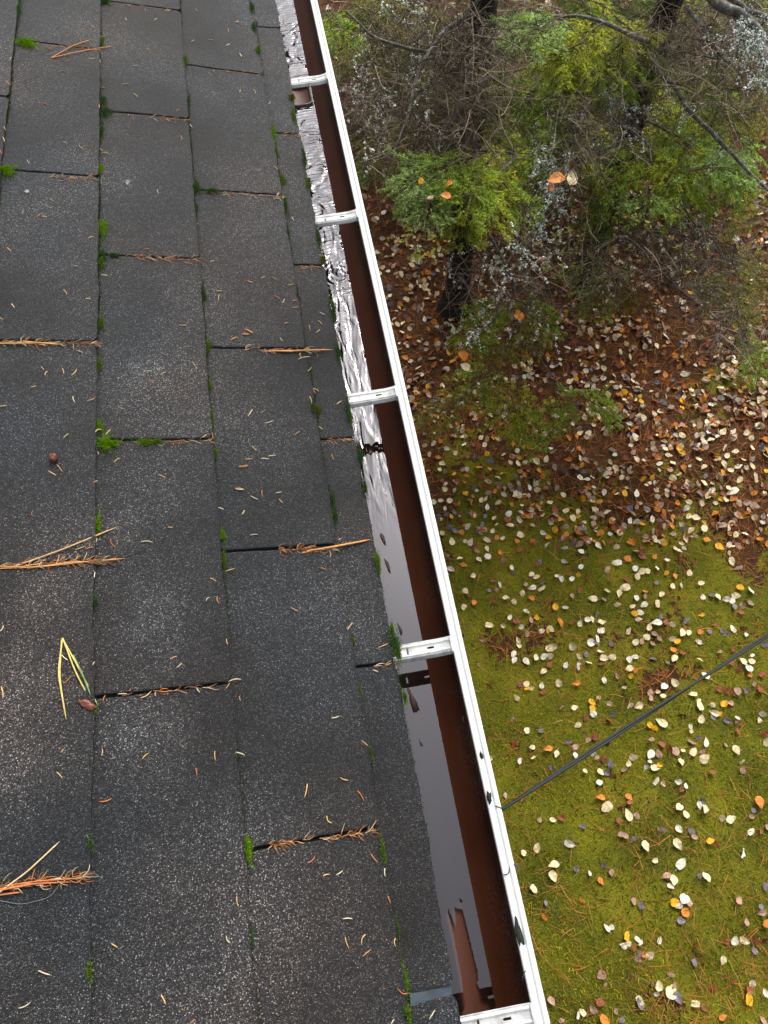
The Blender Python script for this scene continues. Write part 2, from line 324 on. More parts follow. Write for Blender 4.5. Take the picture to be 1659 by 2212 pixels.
def blades(P, L, W, col, tilt, name, label, cat):
    """thin bent blades: two quads each"""
    n_ = len(P); az = rng.uniform(0, 2*PI, n_); ti = rng.uniform(*tilt, n_)
    d = np.stack([np.cos(az)*np.sin(ti), np.sin(az)*np.sin(ti), np.cos(ti)], 1)
    s = np.stack([-np.sin(az), np.cos(az), 0*az], 1)*W[:, None]/2
    bend = np.stack([np.cos(az+.6), np.sin(az+.6), -.5+0*az], 1)*(L*.18)[:, None]
    p1 = P+d*(L*.5)[:, None]; p2 = P+d*L[:, None]+bend
    V = np.stack([P-s, P+s, p1+s*.8, p1-s*.8, p2+s*.2, p2-s*.2], 1).reshape(-1, 3)
    i = np.arange(n_)[:, None]*6; Q = np.concatenate([i+np.array([[0, 1, 2, 3]]), i+np.array([[3, 2, 4, 5]])])
    return tag(add(name, mesh(name, V, Q, M_GRASS, False, np.repeat(col, 6, 0))), label, cat, None, 'stuff')
def gpts(n_, want):
    P = gsample(n_); keep = np.array([rng.random() < want(p[0], p[1]) for p in P]); P = P[keep]
    P[:, 2] = [gz(p[0], p[1]) for p in P]; return P
P = gpts(80000, lambda x, y: moss_amount(x, y)*1.2-.1); n_ = len(P)
tone = np.array([.5+.55*fnz(p[0], p[1], 2.2, 7.) for p in P]).clip(0, 1)[:, None]
c = (np.array([.040, .056, .004])*(1-tone)+np.array([.330, .290, .008])*tone)*rng.uniform(.35, 1.6, (n_, 1))
blades(P-np.array([0, 0, .004]), rng.uniform(.010, .028, n_), rng.uniform(.0025, .005, n_), c, (.15, 1.25), 'moss_lawn', 'yellow green moss carpet covering the lawn', 'moss')
P = gpts(9000, lambda x, y: .12+.88*moss_amount(x, y)*(.3+nz(x, y, 2, 3))); n_ = len(P)
c = np.where(rng.random((n_, 1)) < .55, np.array([[.24, .22, .05]]), np.array([[.42, .22, .07]]))*rng.uniform(.5, 1.3, (n_, 1))
blades(P, rng.uniform(.04, .10, n_), rng.uniform(.0012, .0028, n_), c, (.7, 1.5), 'grass', 'thin straw and green grass blades in the moss', 'grass')
P = gpts(24000, lambda x, y: (1-moss_amount(x, y))*.92+.08); n_ = len(P); P[:, 2] += rng.uniform(.001, .014, n_)
c = (np.array([[.38, .12, .025]])+rng.uniform(0, 1, (n_, 1))*np.array([[.20, .11, .03]]))*rng.uniform(.35, 1.2, (n_, 1))
blades(P, rng.uniform(.05, .10, n_), rng.uniform(.0014, .0028, n_), c, (1.35, 1.62), 'needle_litter', 'reddish brown fallen pine needles matted on the ground', 'pine needles')

# ------------------------------------------------------------------ leaves on the ground
LEAFC = {'c': (.78, .64, .38), 'w': (.80, .74, .58), 'o': (.62, .22, .025), 'y': (.72, .38, .015), 'r': (.26, .075, .03), 'g': (.20, .17, .19), 'p': (.44, .27, .19), 'b': (.35, .24, .15)}
LEAFN = {'c': 'cream yellow', 'w': 'pale whitish', 'o': 'orange', 'y': 'bright yellow', 'r': 'rust brown', 'g': 'grey violet', 'p': 'pinkish tan', 'b': 'light brown'}
def leaf_geo(seed):
    r = np.random.default_rng(seed); nr, na = 4, 22
    cup = r.uniform(-.35, .4); fold = r.choice([.05, .2, .5, .95]); asp = r.uniform(.74, .98); tip = r.uniform(.30, .55); ph = r.uniform(0, 6, 3)
    V = [(0, 0, 0)]
    for i in range(1, nr+1):
        t_ = i/nr
        for k in range(na):
            an = 2*PI*k/na; wr = math.atan2(math.sin(an), math.cos(an)); rr = .47*t_*(1+(tip*.9*math.exp(-(wr/.30)**2)+.19*math.exp(-(wr/.8)**2)-.12*math.exp(-((PI-abs(wr))/.35)**2))*t_+.03*math.sin(9*an+ph[0])*t_+.035*math.sin(4*an+ph[1])*t_)
            x, y = rr*math.cos(an), rr*math.sin(an)*asp
            z = cup*(x*x+y*y)*.55+fold*abs(y)*.35+.04*t_*math.sin(3*an+ph[2])+.02*t_*math.sin(7*an)
            V.append((x, y, z))
    V = np.array(V); T = [(0, 1+k, 1+(k+1) % na) for k in range(na)]; Q = []
    for i in range(nr-1):
        for k in range(na):
            a_ = 1+i*na+k; b_ = 1+i*na+(k+1) % na; Q.append((a_, a_+na, b_+na, b_))
    s = len(V); V = np.concatenate([V, np.array([(-.46, .012, .01), (-.46, -.012, .01), (-.85, -.02+.1*cup, .03), (-.85, .0+.1*cup, .03)])]); Q.append((s, s+1, s+2, s+3))
    # centre of the leaf's own colour is a touch paler than its rim and veins
    return V, np.array(Q), np.array(T)
LG = [leaf_geo(i) for i in range(9)]
def leaf_cols(V, col, seed):
    r = np.random.default_rng(seed); c = np.tile(np.array(col), (len(V), 1)); rad = np.hypot(V[:, 0], V[:, 1])
    spot = np.array([MN.noise(Vector((v[0]*5+seed, v[1]*5, seed))) for v in V]); c *= (1.05-.25*(rad > .45)+.3*spot)[:, None]
    c[np.abs(V[:, 1]) < .03] *= .85
    return c.clip(0, .85)
LM = {}
for key, col in LEAFC.items():
    for i, (V, Q, T) in enumerate(LG): LM[key, i] = mesh('fallen_leaf', V, [Q, T], M_LEAF, True, leaf_cols(V, col, i+1))
def leaf_rot(az, t1, t2):
    return Matrix.Rotation(az, 3, 'Z') @ Matrix.Rotation(t1, 3, 'X') @ Matrix.Rotation(t2, 3, 'Y')
ZA = (1097.2, 1810.4, .3386, "185,67,c,62;103,96,c,42;300,168,c,66;285,235,c,66;160,320,c,54;55,178,g,44;387,33,w,66;437,196,g,36;615,175,g,48;660,215,p,54;590,268,o,38;242,412,g,40;240,503,o,50;472,397,o,30;522,228,w,24;875,43,c,62;1078,30,c,70;1288,20,y,50;1330,42,r,48;942,142,c,40;1100,168,w,72;1018,240,p,66;1060,260,c,58;1034,302,w,32;1222,240,g,40;1266,245,c,62;803,397,p,34;850,434,g,36;1063,412,y,58;1128,385,w,70;1158,412,p,58;1098,432,w,44;1130,480,o,56;1100,528,g,38;636,580,w,36;663,568,w,30;760,630,y,56;772,675,c,44;745,690,w,36;802,706,r,42;824,643,w,30;847,663,w,30;967,657,w,34;840,738,g,44;870,742,o,38;903,754,c,56;836,775,b,34;620,933,p,42;585,1047,r,62;548,1098,p,64;480,1115,c,46;447,1134,w,40;612,1160,o,70;275,1035,p,60;838,1030,c,54;850,1065,g,70;962,948,c,52;945,990,w,30;1040,990,c,80;1080,1010,g,76;1065,945,p,50;1190,790,g,48;1200,1060,c,62;1375,772,c,46;1405,665,r,56;1445,658,w,50;1504,653,c,52;1475,400,p,62;1525,540,p,44;1615,440,g,40;1628,476,p,54;1658,545,o,50;1557,925,c,56;1542,972,r,56;1538,1035,y,64;1650,995,w,36;1312,955,r,44;1368,1148,o,36;1632,1168,p,50;730,1160,g,44;1578,724,g,44;1645,305,g,36;1036,868,p,34;688,1102,p,30;338,1165,p,26")
ZB = (1097.2, 1261.8, .3386, "93,57,c,46;38,110,c,42;162,20,w,50;212,30,c,60;154,90,o,36;302,148,y,50;363,150,w,34;410,72,p,44;550,92,c,60;635,40,c,40;755,18,c,66;875,48,o,34;820,85,w,42;873,78,p,36;873,128,w,50;955,125,c,62;695,132,c,44;983,62,c,46;1052,15,c,42;1108,8,c,44;1480,18,y,50;1340,75,c,44;1300,67,g,36;1400,95,w,50;1450,72,c,52;1430,108,w,44;1448,140,g,48;1545,118,p,36;1485,180,r,48;1240,195,y,32;812,188,y,46;840,180,w,40;828,222,c,38;458,255,c,44;507,228,w,46;536,222,c,44;596,240,c,56;331,238,o,60;184,213,y,40;147,232,p,40;88,272,w,42;268,283,c,50;254,300,y,28;213,300,w,36;12,215,w,44;958,245,w,64;975,210,g,34;1008,243,r,50;1052,255,c,46;900,278,c,50;932,318,p,36;965,345,p,46;890,338,c,50;1225,305,o,36;1286,300,g,30;1115,305,c,58;1155,307,c,42;1366,298,g,28;1390,310,g,34;1440,290,w,40;1520,320,w,30;1080,368,y,46;1045,346,c,44;1057,420,o,44;1065,467,c,54;1222,370,w,34;853,365,p,54;812,372,c,48;525,372,w,62;570,352,w,52;568,372,g,46;415,400,c,60;293,398,c,52;260,410,c,54;70,362,c,46;72,392,c,40;658,382,g,34;584,428,w,40;608,470,c,56;670,465,c,50;775,478,w,44;815,463,w,38;780,535,c,50;812,545,o,36;607,502,r,40;520,500,c,42;500,450,g,36;930,478,g,38;1018,500,g,42;38,440,w,48;42,480,w,48;115,488,w,54;180,465,c,52;228,462,w,56;265,460,c,52;262,515,r,38;230,553,c,48;75,640,r,40;116,638,c,46;118,662,y,44;152,662,c,36;215,650,w,44;325,635,c,54;443,630,o,52;222,690,r,40;612,610,w,46;698,590,p,32;783,588,y,32;1000,650,w,52;1068,632,c,56;1268,585,w,50;1187,702,c,50;1350,668,r,58;1408,680,r,54;1620,575,r,60;1612,670,r,60;1520,680,g,32;1505,495,c,50;1553,492,c,48;1540,540,w,60;1425,500,r,46;1545,575,o,34;908,695,p,40;912,730,p,48;990,715,c,44;956,690,c,28;838,770,c,56;533,750,y,52;540,792,y,50;578,725,p,44;548,830,w,52;422,788,c,44;450,896,c,38;500,852,r,36;670,828,g,36;1230,780,c,60;1380,768,y,50;1308,770,c,34;1325,825,c,56;1350,830,o,30;1313,853,g,44;1395,870,g,40;1230,865,c,52;1465,942,r,48;990,890,c,72;903,897,y,46;935,918,y,44;210,935,g,40;263,1048,o,56;160,1040,c,42;428,1040,p,52;385,1005,g,40;312,1078,c,38;75,1130,w,42;430,1090,w,44;545,1080,w,48;570,1105,p,42;915,1080,w,60;1262,1015,w,54;1240,1080,p,52;1248,1118,c,64;1455,1050,c,56;1388,1028,p,28;1215,980,g,32;935,1172,c,56;967,1152,y,30;588,1195,c,48;628,1200,g,38;583,1265,w,44;1090,1258,w,46;1132,1287,w,46;1108,1310,r,44;1498,1190,p,40;768,1352,o,40;598,1362,o,54;638,1418,c,78;342,1490,r,54;283,1502,c,42;772,1482,c,66;820,1475,p,36;705,1508,r,38;1095,1420,c,54;1140,1472,c,46;1222,1405,w,46;1258,1430,c,60;1245,1378,g,50;1368,1490,c,46;1418,1502,c,60;1605,1380,o,66;1568,1445,g,44;1553,1480,p,50;1087,1557,w,40;1548,1582,w,40;1612,1575,r,42;1170,1575,g,50;1188,1612,p,48;750,1608,p,40;725,1595,p,36;805,1622,g,34")
ZC = (932.6, 932.6, .2315, "458,55,c,60;80,90,o,46;223,200,c,64;138,155,w,50;300,120,w,50;335,230,r,64;62,238,o,50;495,125,c,64;520,205,y,54;800,172,w,52;815,240,o,66;860,135,o,50;760,108,o,44;808,298,c,68;75,352,c,60;210,390,y,50;450,332,o,76;540,345,y,52;525,372,r,60;610,425,c,62;450,490,r,72;435,500,y,40;100,455,r,60;130,485,w,44;313,568,y,70;125,540,c,60;80,642,c,60;20,655,w,56;162,645,c,66;460,640,c,46;505,628,c,62;625,655,c,58;517,708,w,66;745,675,y,44;500,785,g,62;585,810,c,60;740,873,c,76;275,935,o,72;100,950,c,54;568,930,c,62;190,1030,c,80;610,985,o,60;660,990,w,54;795,1020,o,66;822,960,c,84;820,1100,r,80;1085,985,y,60;1035,940,w,70;515,1085,c,60;265,1180,c,62;437,1188,c,54;292,1240,o,56;640,1130,o,46;748,1270,c,62;765,1305,g,50;935,1325,c,60;972,1355,c,56;985,1235,r,60;1008,1220,g,50;388,1340,c,60;570,1390,r,64;310,1480,c,70;540,1480,g,60;685,1545,c,66;850,1505,c,66;955,1460,w,60;1025,1465,c,80;1025,1408,g,44;395,1590,o,64;1150,1640,y,66;725,1740,c,68;530,1805,c,84;840,1820,c,70;980,1735,y,52;1190,1775,o,84;1385,1790,c,66;1445,1755,w,60;1492,1745,c,60;1585,1775,c,76;1515,1560,c,76;1250,740,c,70;1365,740,c,60;1315,800,c,76;1370,790,y,54;1100,660,c,66;1230,590,c,64;1400,1115,w,66;1390,1260,w,60;1280,1330,r,60;1370,1335,y,60;1305,1375,w,60;1168,1345,w,60;1210,1368,w,54;1232,1205,w,56;1383,1478,r,66;1320,1535,p,60;915,525,w,60;1380,425,w,56;1570,650,y,52;1610,560,w,56")
ZD = (1275, 877.8, .4034, "648,95,c,38;490,153,c,40;840,140,c,38;866,168,c,38;650,178,c,40;218,208,c,34;417,260,c,32;584,282,c,38;714,305,c,44;612,322,c,36;370,308,w,38;443,300,c,38;476,365,c,42;618,370,g,36;872,322,c,38;803,390,c,40;944,345,y,36;612,412,c,44;362,484,c,34;530,512,c,40;518,542,w,40;562,597,c,44;332,606,w,40;212,615,w,38;610,655,c,50;395,564,o,32;622,712,o,36;688,748,y,48;782,684,c,36;832,684,w,28;756,825,c,50;204,815,o,46;280,882,c,44;308,882,c,38;240,868,w,40;192,964,c,52;254,912,c,42;412,820,w,38;440,966,c,40;484,952,c,44;532,894,c,36;592,946,c,38;386,1004,c,42;362,1055,c,50;292,1058,c,42;292,1020,w,34;455,905,o,34;410,890,y,26;803,964,y,44;734,1030,c,46;778,1015,c,48;685,1014,c,36;355,944,g,34;112,725,r,40;20,1030,c,48;148,835,w,56;345,806,o,34;770,450,w,60;740,436,c,36;886,386,c,56;730,266,c,40;780,240,c,36;870,222,c,34")
traced = []
for ox, oy, f_, s in (ZA, ZB, ZC, ZD):
    for it in s.split(';'):
        x, y, k, L = it.split(','); traced.append((ox+float(x)*f_, oy+float(y)*f_, k, float(L)*f_))
uniq = []
for t_ in traced:                       # the zooms overlap
    if all(math.hypot(t_[0]-o_[0], t_[1]-o_[1]) > 6 for o_ in uniq): uniq.append(t_)
uniq.sort(key=lambda t_: -t_[3]); indiv, rest = uniq[:300], uniq[300:]
def where_leaf(x, y):
    a_ = 'beside the gutter' if x < 640+y*.24+110 else ('mid lawn' if x < 1430 else 'toward the right')
    b_ = 'among brown needles' if y < 1150 else ('on moss above the cable' if y < 1750-(x-1085)*.66 else 'on moss below the cable')
    return b_, a_
def leaf_place(x, y, L, lift=.016):
    P = on_z(x, y, GZ); z = gz(P[0], P[1])+lift; P = on_z(x, y, z); dist = np.linalg.norm(P-CAM)
    return P, L*dist/1557*1.0
leaf_groups = {}
for x, y, k, L in indiv:
    P, size = leaf_place(x, y, L); size = max(.03, min(size, .085))
    o = add('fallen_leaf', LM[k, random.randrange(9)], None, P)
    o.rotation_euler = leaf_rot(rng.uniform(0, 2*PI), rng.normal()*.32, rng.normal()*.32).to_euler(); o.scale = (size*(.85 if k in 'cwoy' else .70),)*3
    b_, a_ = where_leaf(x, y); big = 'large' if L > 20.5 else ('small' if L < 14.5 else 'mid sized')
    tag(o, f'{big} {LEAFN[k]} leaf {b_}, {a_}', 'leaf', f'{LEAFN[k]} leaves fallen on the lawn')
acc = Acc()
def put_leaf(x, y, k, L, lift, jit=.5):
    P, size = leaf_place(x, y, L, lift); size = min(max(size, .022), .08); V, Q, T = LG[random.randrange(9)]
    R_ = np.array(leaf_rot(rng.uniform(0, 2*PI), rng.normal()*jit, rng.normal()*jit)); W = (V*size) @ R_.T+P
    acc.V.append(W); acc.Q.append(Q+acc.n); acc.T.append(T+acc.n); acc.n += len(V); acc.C.append(np.tile(np.array(LEAFC[k])*rng.uniform(.65, 1.12), (len(V), 1)))
for x, y, k, L in rest: put_leaf(x, y, k, L, .012, .3)
kinds = 'ccccccwwwooooyrrrrrggpppbb'
def dens(x, y):
    if y < 950: return 1.25
    if y < 1180: return .95
    if y < 1700: return .26
    return .03
cnt = 0
for it_ in range(12500):
    x, y = rng.uniform(700, 1690), rng.uniform(-30, 2240 if it_ < 8500 else 1190)
    if rng.random() > dens(x, y)*(.65+.7*nz(x, y, .012, 3)): continue
    L = 22-(1400-y)*.0065 if y < 1400 else 21
    if y > 930 and any(abs(x-u_[0]) < 12 and abs(y-u_[1]) < 12 for u_ in uniq): continue
    kk = random.choice(kinds if y > 500 else 'cwwoorrrrgbbbppo')
    if y > 1180 and kk in 'oy': kk = random.choice('crpw')
    put_leaf(x, y, kk, L*rng.uniform(.40, .80), rng.uniform(.004, .022)); cnt += 1
tag(add('leaf_litter', acc.mesh('leaf_litter', M_LEAF, True)), 'dense carpet of cream, orange and rust leaves under the trees', 'leaves', None, 'stuff')

# ------------------------------------------------------------------ house: roof courses with tabs, fascia, wall
house = empty('house', (-.5*S, 0, 0)); HP = np.array([-.5*S, 0, 0])
tag(house, 'brown house seen from above, with its old grey shingle roof edge along the gutter', 'house')
def part(name, V, Fc, mat, parent=house, smooth=False, off=HP, cols=None):
    o = add(name, mesh(name, np.asarray(V).reshape(-1, 3)-off, Fc, mat, smooth, cols), parent); return o
UB = [-.4755-.145*k for k in range(9, 0, -1)]+[-.4755, -.3375, -.1925, -.0468, .0035]     # course lower edges (roof frame / S)
UB = [u*S for u in UB]
JN = {4: [1.886, 1.55, 1.218, .8885, .553, .227, -.110, -.443], 3: [1.716, 1.385, 1.046, .713, .388, .0485, -.285], 2: [1.886, 1.554, 1.222, .884, .5515, .2225, -.110, -.443], 1: [1.72, 1.387, 1.049, .712, .3825, .051, -.285], 0: [1.886, 1.554, 1.22, .885, .553, .2225, -.110]}
TH = .0070; VMIN, VMAX = -1.3, 2.7
nC = len(UB)
def edge_wob(v, seed): return .0022*MN.noise(Vector((v*9, seed*3.3, 0)))+.0016*MN.noise(Vector((v*45, seed, 1)))+.0009*MN.noise(Vector((v*260, seed, 2)))
def surf_h(u, v): return .0016*MN.noise(Vector((u*14, v*14, 4)))+.0024*MN.noise(Vector((u*4, v*4, 9)))
def slab(u0, u1, v0, v1, c, nu, nv, n_lo=TH, seed=0., gapw=.0, jag=1.):
    """one tab: top sheet with ragged lower and side edges and a skirt reaching down to the layer below"""
    us = np.linspace(0, 1, nu); vs = np.linspace(0, 1, nv); top = np.zeros((nu, nv, 3)); bot = np.zeros((nu, nv, 3)); du = u1-u0
    rl, rr, rd = [], [], []
    for i, a_ in enumerate(us):
        for j, b_ in enumerate(vs):
            v_ = v0+(v1-v0)*b_; u_ = u0+(u1-u0)*a_
            ue = u_+(edge_wob(v_, c+1.5)*jag if a_ > .85 else 0)*((a_-.85)/.15)
            cr = .010                                            # slightly rounded corners
            dv = min(v_-v0, v1-v_); du_ = (1-a_)*du
            if a_ > .9 and dv < cr: ue -= (cr-dv)**2/cr*.5*((a_-.9)/.1)
            ve = v_+(.0014*MN.noise(Vector((u_*60, v0*9+c, 3)))+.0008*MN.noise(Vector((u_*300, c, 7))))*(1 if j in (0, nv-1) else 0)*jag
            h_ = n_lo*(.12+.88*a_)+surf_h(u_, v_)*min(1, 1.2-a_*.2)
            top[i, j] = RP(ue, ve, h_)
    V = [top.reshape(-1, 3)]; Fq = [grid_faces(nu, nv)]; off = nu*nv
    ring = [(nu-1, j) for j in range(nv)]; lft = [(i, 0) for i in range(nu)]; rgt = [(i, nv-1) for i in range(nu)]
    for rg_, flip in ((ring, 0), (lft, 1), (rgt, 0)):
        ids = np.array([i*nv+j for i, j in rg_]); b2 = V[0][ids]-np.array(NR)*.0090
        V.append(b2); k = len(ids); a_ = np.arange(k-1)
        q = np.stack([ids[:-1], ids[1:], off+a_+1, off+a_], 1); Fq.append(q[:, ::-1] if flip else q); off += k
    return np.concatenate(V), np.concatenate(Fq)
GAP = .0050
for ci in range(nC):
    c = ci-(nC-5)                                   # 0..4 for the courses in view
    u1 = UB[ci]; u0 = (UB[ci-1] if ci else UB[ci]-.17)-.012
    # felt under the slots
    nv = 160; vs = np.linspace(VMIN, VMAX, nv); V = []
    for a_ in np.linspace(0, 1, 8):
        V += [RP(u0+(u1-.0015-u0)*a_+edge_wob(v_, 4+c)*.5*a_, v_, TH*(.12+.88*a_)-.0066+surf_h(u0+(u1-u0)*a_, v_)) for v_ in vs]
    lower = [RP(u1-.0015+edge_wob(v_, 4+c)*.5, v_, -.004) for v_ in vs]
    V = np.array(V+lower); co_ = part('shingle_course', V, grid_faces(9, nv), M_SHU)
    js = sorted([v_*S for v_ in JN[c]]) if 0 <= c else []
    if c < 0:
        js = [v_*S for v_ in sorted(JN[1 if c % 2 else 2])]
    js = [VMIN]+[j for j in js]+[VMAX]
    for v0, v1 in zip(js[:-1], js[1:]):
        if c < 0 and not (c == -1 and v1 > 0):
            nu_, nv_ = 4, 24
        else: nu_, nv_ = (26, 110)
        if v1 < -.45*S or v0 > 1.75*S: nu_, nv_ = 5, 40
        g0 = GAP/2 if v0 > VMIN else 0; g1 = GAP/2 if v1 < VMAX else 0
        if c == 4 and abs(v0+.110*S) < .01: g0 = .0050
        if c == 4 and abs(v1+.110*S) < .01: g1 = .0055
        V, Q = slab(u0, u1, v0+g0, v1-g1, c, nu_, nv_)
        o = part('shingle_tab', V, Q, M_SH, co_)
# the widest slot at the bottom shows a smooth blue-grey strip of felt
vv = -.110*S; uu = np.linspace(UB[-2]+.004, UB[-1]-.003, 20); V = []
for u_ in uu: V += [RP(u_, vv+d_+.0012*nz(u_, d_, 60), .0030+.0012*nz(u_, d_, 90)+surf_h(u_, vv)) for d_ in (-.0072, -.003, 0, .003, .0072)]
felt = part('felt_strip', np.array(V), grid_faces(20, 5), M_UNDER, smooth=True)
def box(x0, x1, y0, y1, z0, z1):
    V = np.array([(x, y, z) for x in (x0, x1) for y in (y0, y1) for z in (z0, z1)]); Q = np.array([(0, 1, 3, 2), (4, 6, 7, 5), (0, 4, 5, 1), (2, 3, 7, 6), (0, 2, 6, 4), (1, 5, 7, 3)]); return V, Q
ud = np.array([UB[0]-.2, UB[-1]-.02]); V = []
for n_ in (-.006, -.03):
    for u_ in ud: V += [RP(u_, VMIN, n_), RP(u_, VMAX, n_)]
part('roof_deck', np.array(V), np.array([(0, 1, 3, 2), (4, 6, 7, 5), (0, 2, 6, 4), (1, 5, 7, 3), (2, 3, 7, 6), (0, 4, 5, 1)]), M_FASC)
part('fascia_board', *box(-.075, -.052, VMIN, VMAX, -.22, -.012), M_FASC)
part('soffit', *box(-.40, -.077, VMIN, VMAX, -.16, -.145), M_FASC)
part('wall', *box(-.62, -.41, VMIN, VMAX, GZ-.2, -.165), M_WALL)

# ------------------------------------------------------------------ gutter: trough, lip, brackets, outlet
gut = empty('rain_gutter', (.02, 0, -.1)); GP = np.array([.02, 0, -.1])
tag(gut, 'dark brown rain gutter with a pale algae streaked lip running up beside the roof', 'gutter')
def gpart(name, V, Fc, mat, smooth=False, parent=gut): return part(name, V, Fc, mat, parent, smooth, GP)
R0 = .055*S; XC, ZC_ = .0245*S, -.0405*S
prof = [(XC+R0*math.cos(a_), ZC_+R0*math.sin(a_)) for a_ in np.linspace(PI, 2*PI, 36)]
prof = [(XC-R0, -.004*S), (XC-R0, -.02*S)]+prof+[(XC+R0, -.030*S), (XC+R0-.0002, -.0165*S)]
inner = np.array(prof); ys = np.linspace(VMIN+.01, VMAX-.01, 140)
cen = np.array([XC, ZC_]); outer = inner+(inner-cen)/np.linalg.norm(inner-cen, axis=1)[:, None]*.0016
ring = np.concatenate([inner, outer[::-1]]); k = len(ring)
V = np.array([(x, y, z) for y in ys for x, z in ring]); V = V.reshape(len(ys), k, 3)
i = np.arange(len(ys)-1)[:, None]*k; j = np.arange(k)[None]
Q = np.stack([(i+j).ravel(), (i+(j+1) % k).ravel(), (i+k+(j+1) % k).ravel(), (i+k+j).ravel()], 1)
gpart('trough', V, Q, M_BROWN, True)
lp = [(.0787, -.0170), (.0787, -.0112), (.0792, -.0103), (.0812, -.0099), (.0836, -.0101), (.0846, -.0110), (.0855, -.0114), (.0864, -.0110)]
lp += [(.0898+.0034*math.cos(a_), -.0112+.0034*math.sin(a_)) for a_ in np.linspace(PI*.95, -PI*.9, 16)]
lp = np.array(lp)*S; k = len(lp); V = np.array([(x+.0005*nz(y, x, 2.5, 1), y, z+.0004*nz(y, z, 3, 2)) for y in np.linspace(VMIN+.01, VMAX-.01, 200) for x, z in lp])
gpart('lip', V, grid_faces(200, k)[:, ::-1], M_LIP, True)
def capsule(x, y, cx_, cy_, lx, ly, r_):
    dx = max(abs(x-cx_)-lx, 0); dy = max(abs(y-cy_)-ly, 0); return dx*dx+dy*dy < r_*r_
BY = [1.4015, 1.014, .6325, .2415, -.1475]
def bracket(y0):
    xs = np.arange(-.055, .0790, .0006)*S; hw = .0108*S; nyy = 44; yy = np.linspace(-hw, hw, nyy)
    def zz(x, y_):
        t_ = y_/hw; z = -.0150*S+.0016*math.exp(-((t_-.62)/.16)**2)+.0016*math.exp(-((t_+.45)/.13)**2)-.0065*max(0, (-t_-.72)/.28)+.0008*max(0, (t_-.82)/.18)
        z += .0030*S*max(0, (x/S-.060)/.019)**1.5
        return z
    V = np.array([(x, y0*S+y_, zz(x, y_)) for x in xs for y_ in yy]); Q = grid_faces(len(xs), nyy); cc_ = V[Q].mean(1)
    keep = [not (capsule(p[0], p[1]-y0*S, .0225*S, .0012, 0, .0036, .00165) or capsule(p[0], p[1]-y0*S, .0520*S, .0012, .0036, 0, .00165)) for p in cc_]
    o = gpart('bracket', V, Q[np.array(keep)], M_GALV, True)
    md = o.modifiers.new('thick', 'SOLIDIFY'); md.thickness = .0016; md.offset = -1
    # little clip foot folded over the lip, and the strap's tail up under the shingles
    V, Q = box(.0765*S, .0795*S, y0*S-hw*.95, y0*S+hw*.9, -.022*S, -.0098*S)
    c_ = gpart('clip', V, Q, M_GALV, False, o); bv = c_.modifiers.new('b', 'BEVEL'); bv.width = .0006; bv.segments = 2
    return o
for k_, y0 in enumerate(BY): bracket(y0)
# zinc outlet collar standing in the trough
oc = on_z(646, 207, -.085*S); ocx, ocy = .0255*S, oc[1]+.008
def rsq(hx, hy, r_, n_=8):
    pts = []
    for cx_, cy_, a0 in ((hx-r_, hy-r_, 0), (-hx+r_, hy-r_, PI/2), (-hx+r_, -hy+r_, PI), (hx-r_, -hy+r_, 1.5*PI)):
        for a_ in np.linspace(a0, a0+PI/2, n_): pts.append((cx_+r_*math.cos(a_), cy_+r_*math.sin(a_)))
    return np.array(pts)
ri, ro = rsq(.0185*S, .034*S, .009*S), rsq(.0215*S, .038*S, .0115*S); k = len(ri)
rings = [(ro, -.0935), (ro, -.0850), ((ro+ri)/2, -.0838), (ri, -.0850), (ri*.97, -.100), (ri*.9, -.150)]
V = np.array([(ocx+x+.0006*nz(x*60, z*50), ocy+y, z*S+.0008*nz(x, y, 90)) for rg_, z in rings for x, y in rg_]); i = np.arange(len(rings)-1)[:, None]*k; j = np.arange(k)[None]
Q = np.stack([(i+j).ravel(), (i+(j+1) % k).ravel(), (i+k+(j+1) % k).ravel(), (i+k+j).ravel()], 1)
gpart('outlet', V, Q, M_GREY, True)
gpart('downpipe', *tube([(ocx, ocy, -.145*S), (ocx, ocy, -.30), (ocx-.06, ocy, -.42), (ocx-.10, ocy, -.6), (ocx-.10, ocy, GZ+.1)], .034, 16), M_BROWN, True)

# ------------------------------------------------------------------ water in the gutter
ZW = -.0895*S; hwx = math.sqrt(max(R0*R0-(ZW-ZC_)**2, 0))
ny, nx = 900, 40
dry = [on_z(x, y, ZW)[:2] for x, y in [(767.5, 0)]]
def fork_poly():
    pts = [(965.5, 1998), (966, 2012), (974, 2040), (976, 2062), (979, 2044), (974, 1994), (981, 1966+30), (992, 1994+2), (1001, 2005), (1004, 2040), (1018, 2090), (1027, 2150), (1029, 2180), (1022, 2168), (1016, 2170), (1040, 2232), (1010, 2240), (998, 2212), (985, 2140), (970, 2052)]
    return pts
# outline of the gap left in the water sheet in picture measure: a sharp left finger, a broad right one
FK = [(971, 2000), (976, 2018), (985, 2045), (989, 2052), (990, 2030), (987, 1998), (990, 1995), (1004, 2000), (1010, 2012), (1016, 2045), (1028, 2080), (1036, 2120), (1041, 2150), (1046, 2172), (1040, 2176), (1042, 2182), (1055, 2230), (1060, 2300), (1002, 2300), (1000, 2230), (994, 2178), (988, 2120), (980, 2070), (970, 2020)]
FK = [(971-8, 1996-0)]+FK[1:-1] if False else FK
def src(zx, zy): return ((1500+zx/2.212)*.5486, (3100+zy/2.212)*.5486)
FK = [src(*p) for p in [(592, 1052), (600, 1085), (650, 1215), (652, 1150), (640, 1045), (690, 1060), (712, 1070), (730, 1140), (790, 1390), (840, 1600), (848, 1680), (835, 1700), (850, 1730), (868, 1790), (880, 1850), (935, 1880), (990, 2062), (700, 2062), (735, 1890), (715, 1750), (690, 1600), (655, 1420), (620, 1230), (588, 1110), (584, 1070)]]
FKW = [on_z(x, y, ZW)[:2] for x, y in FK]
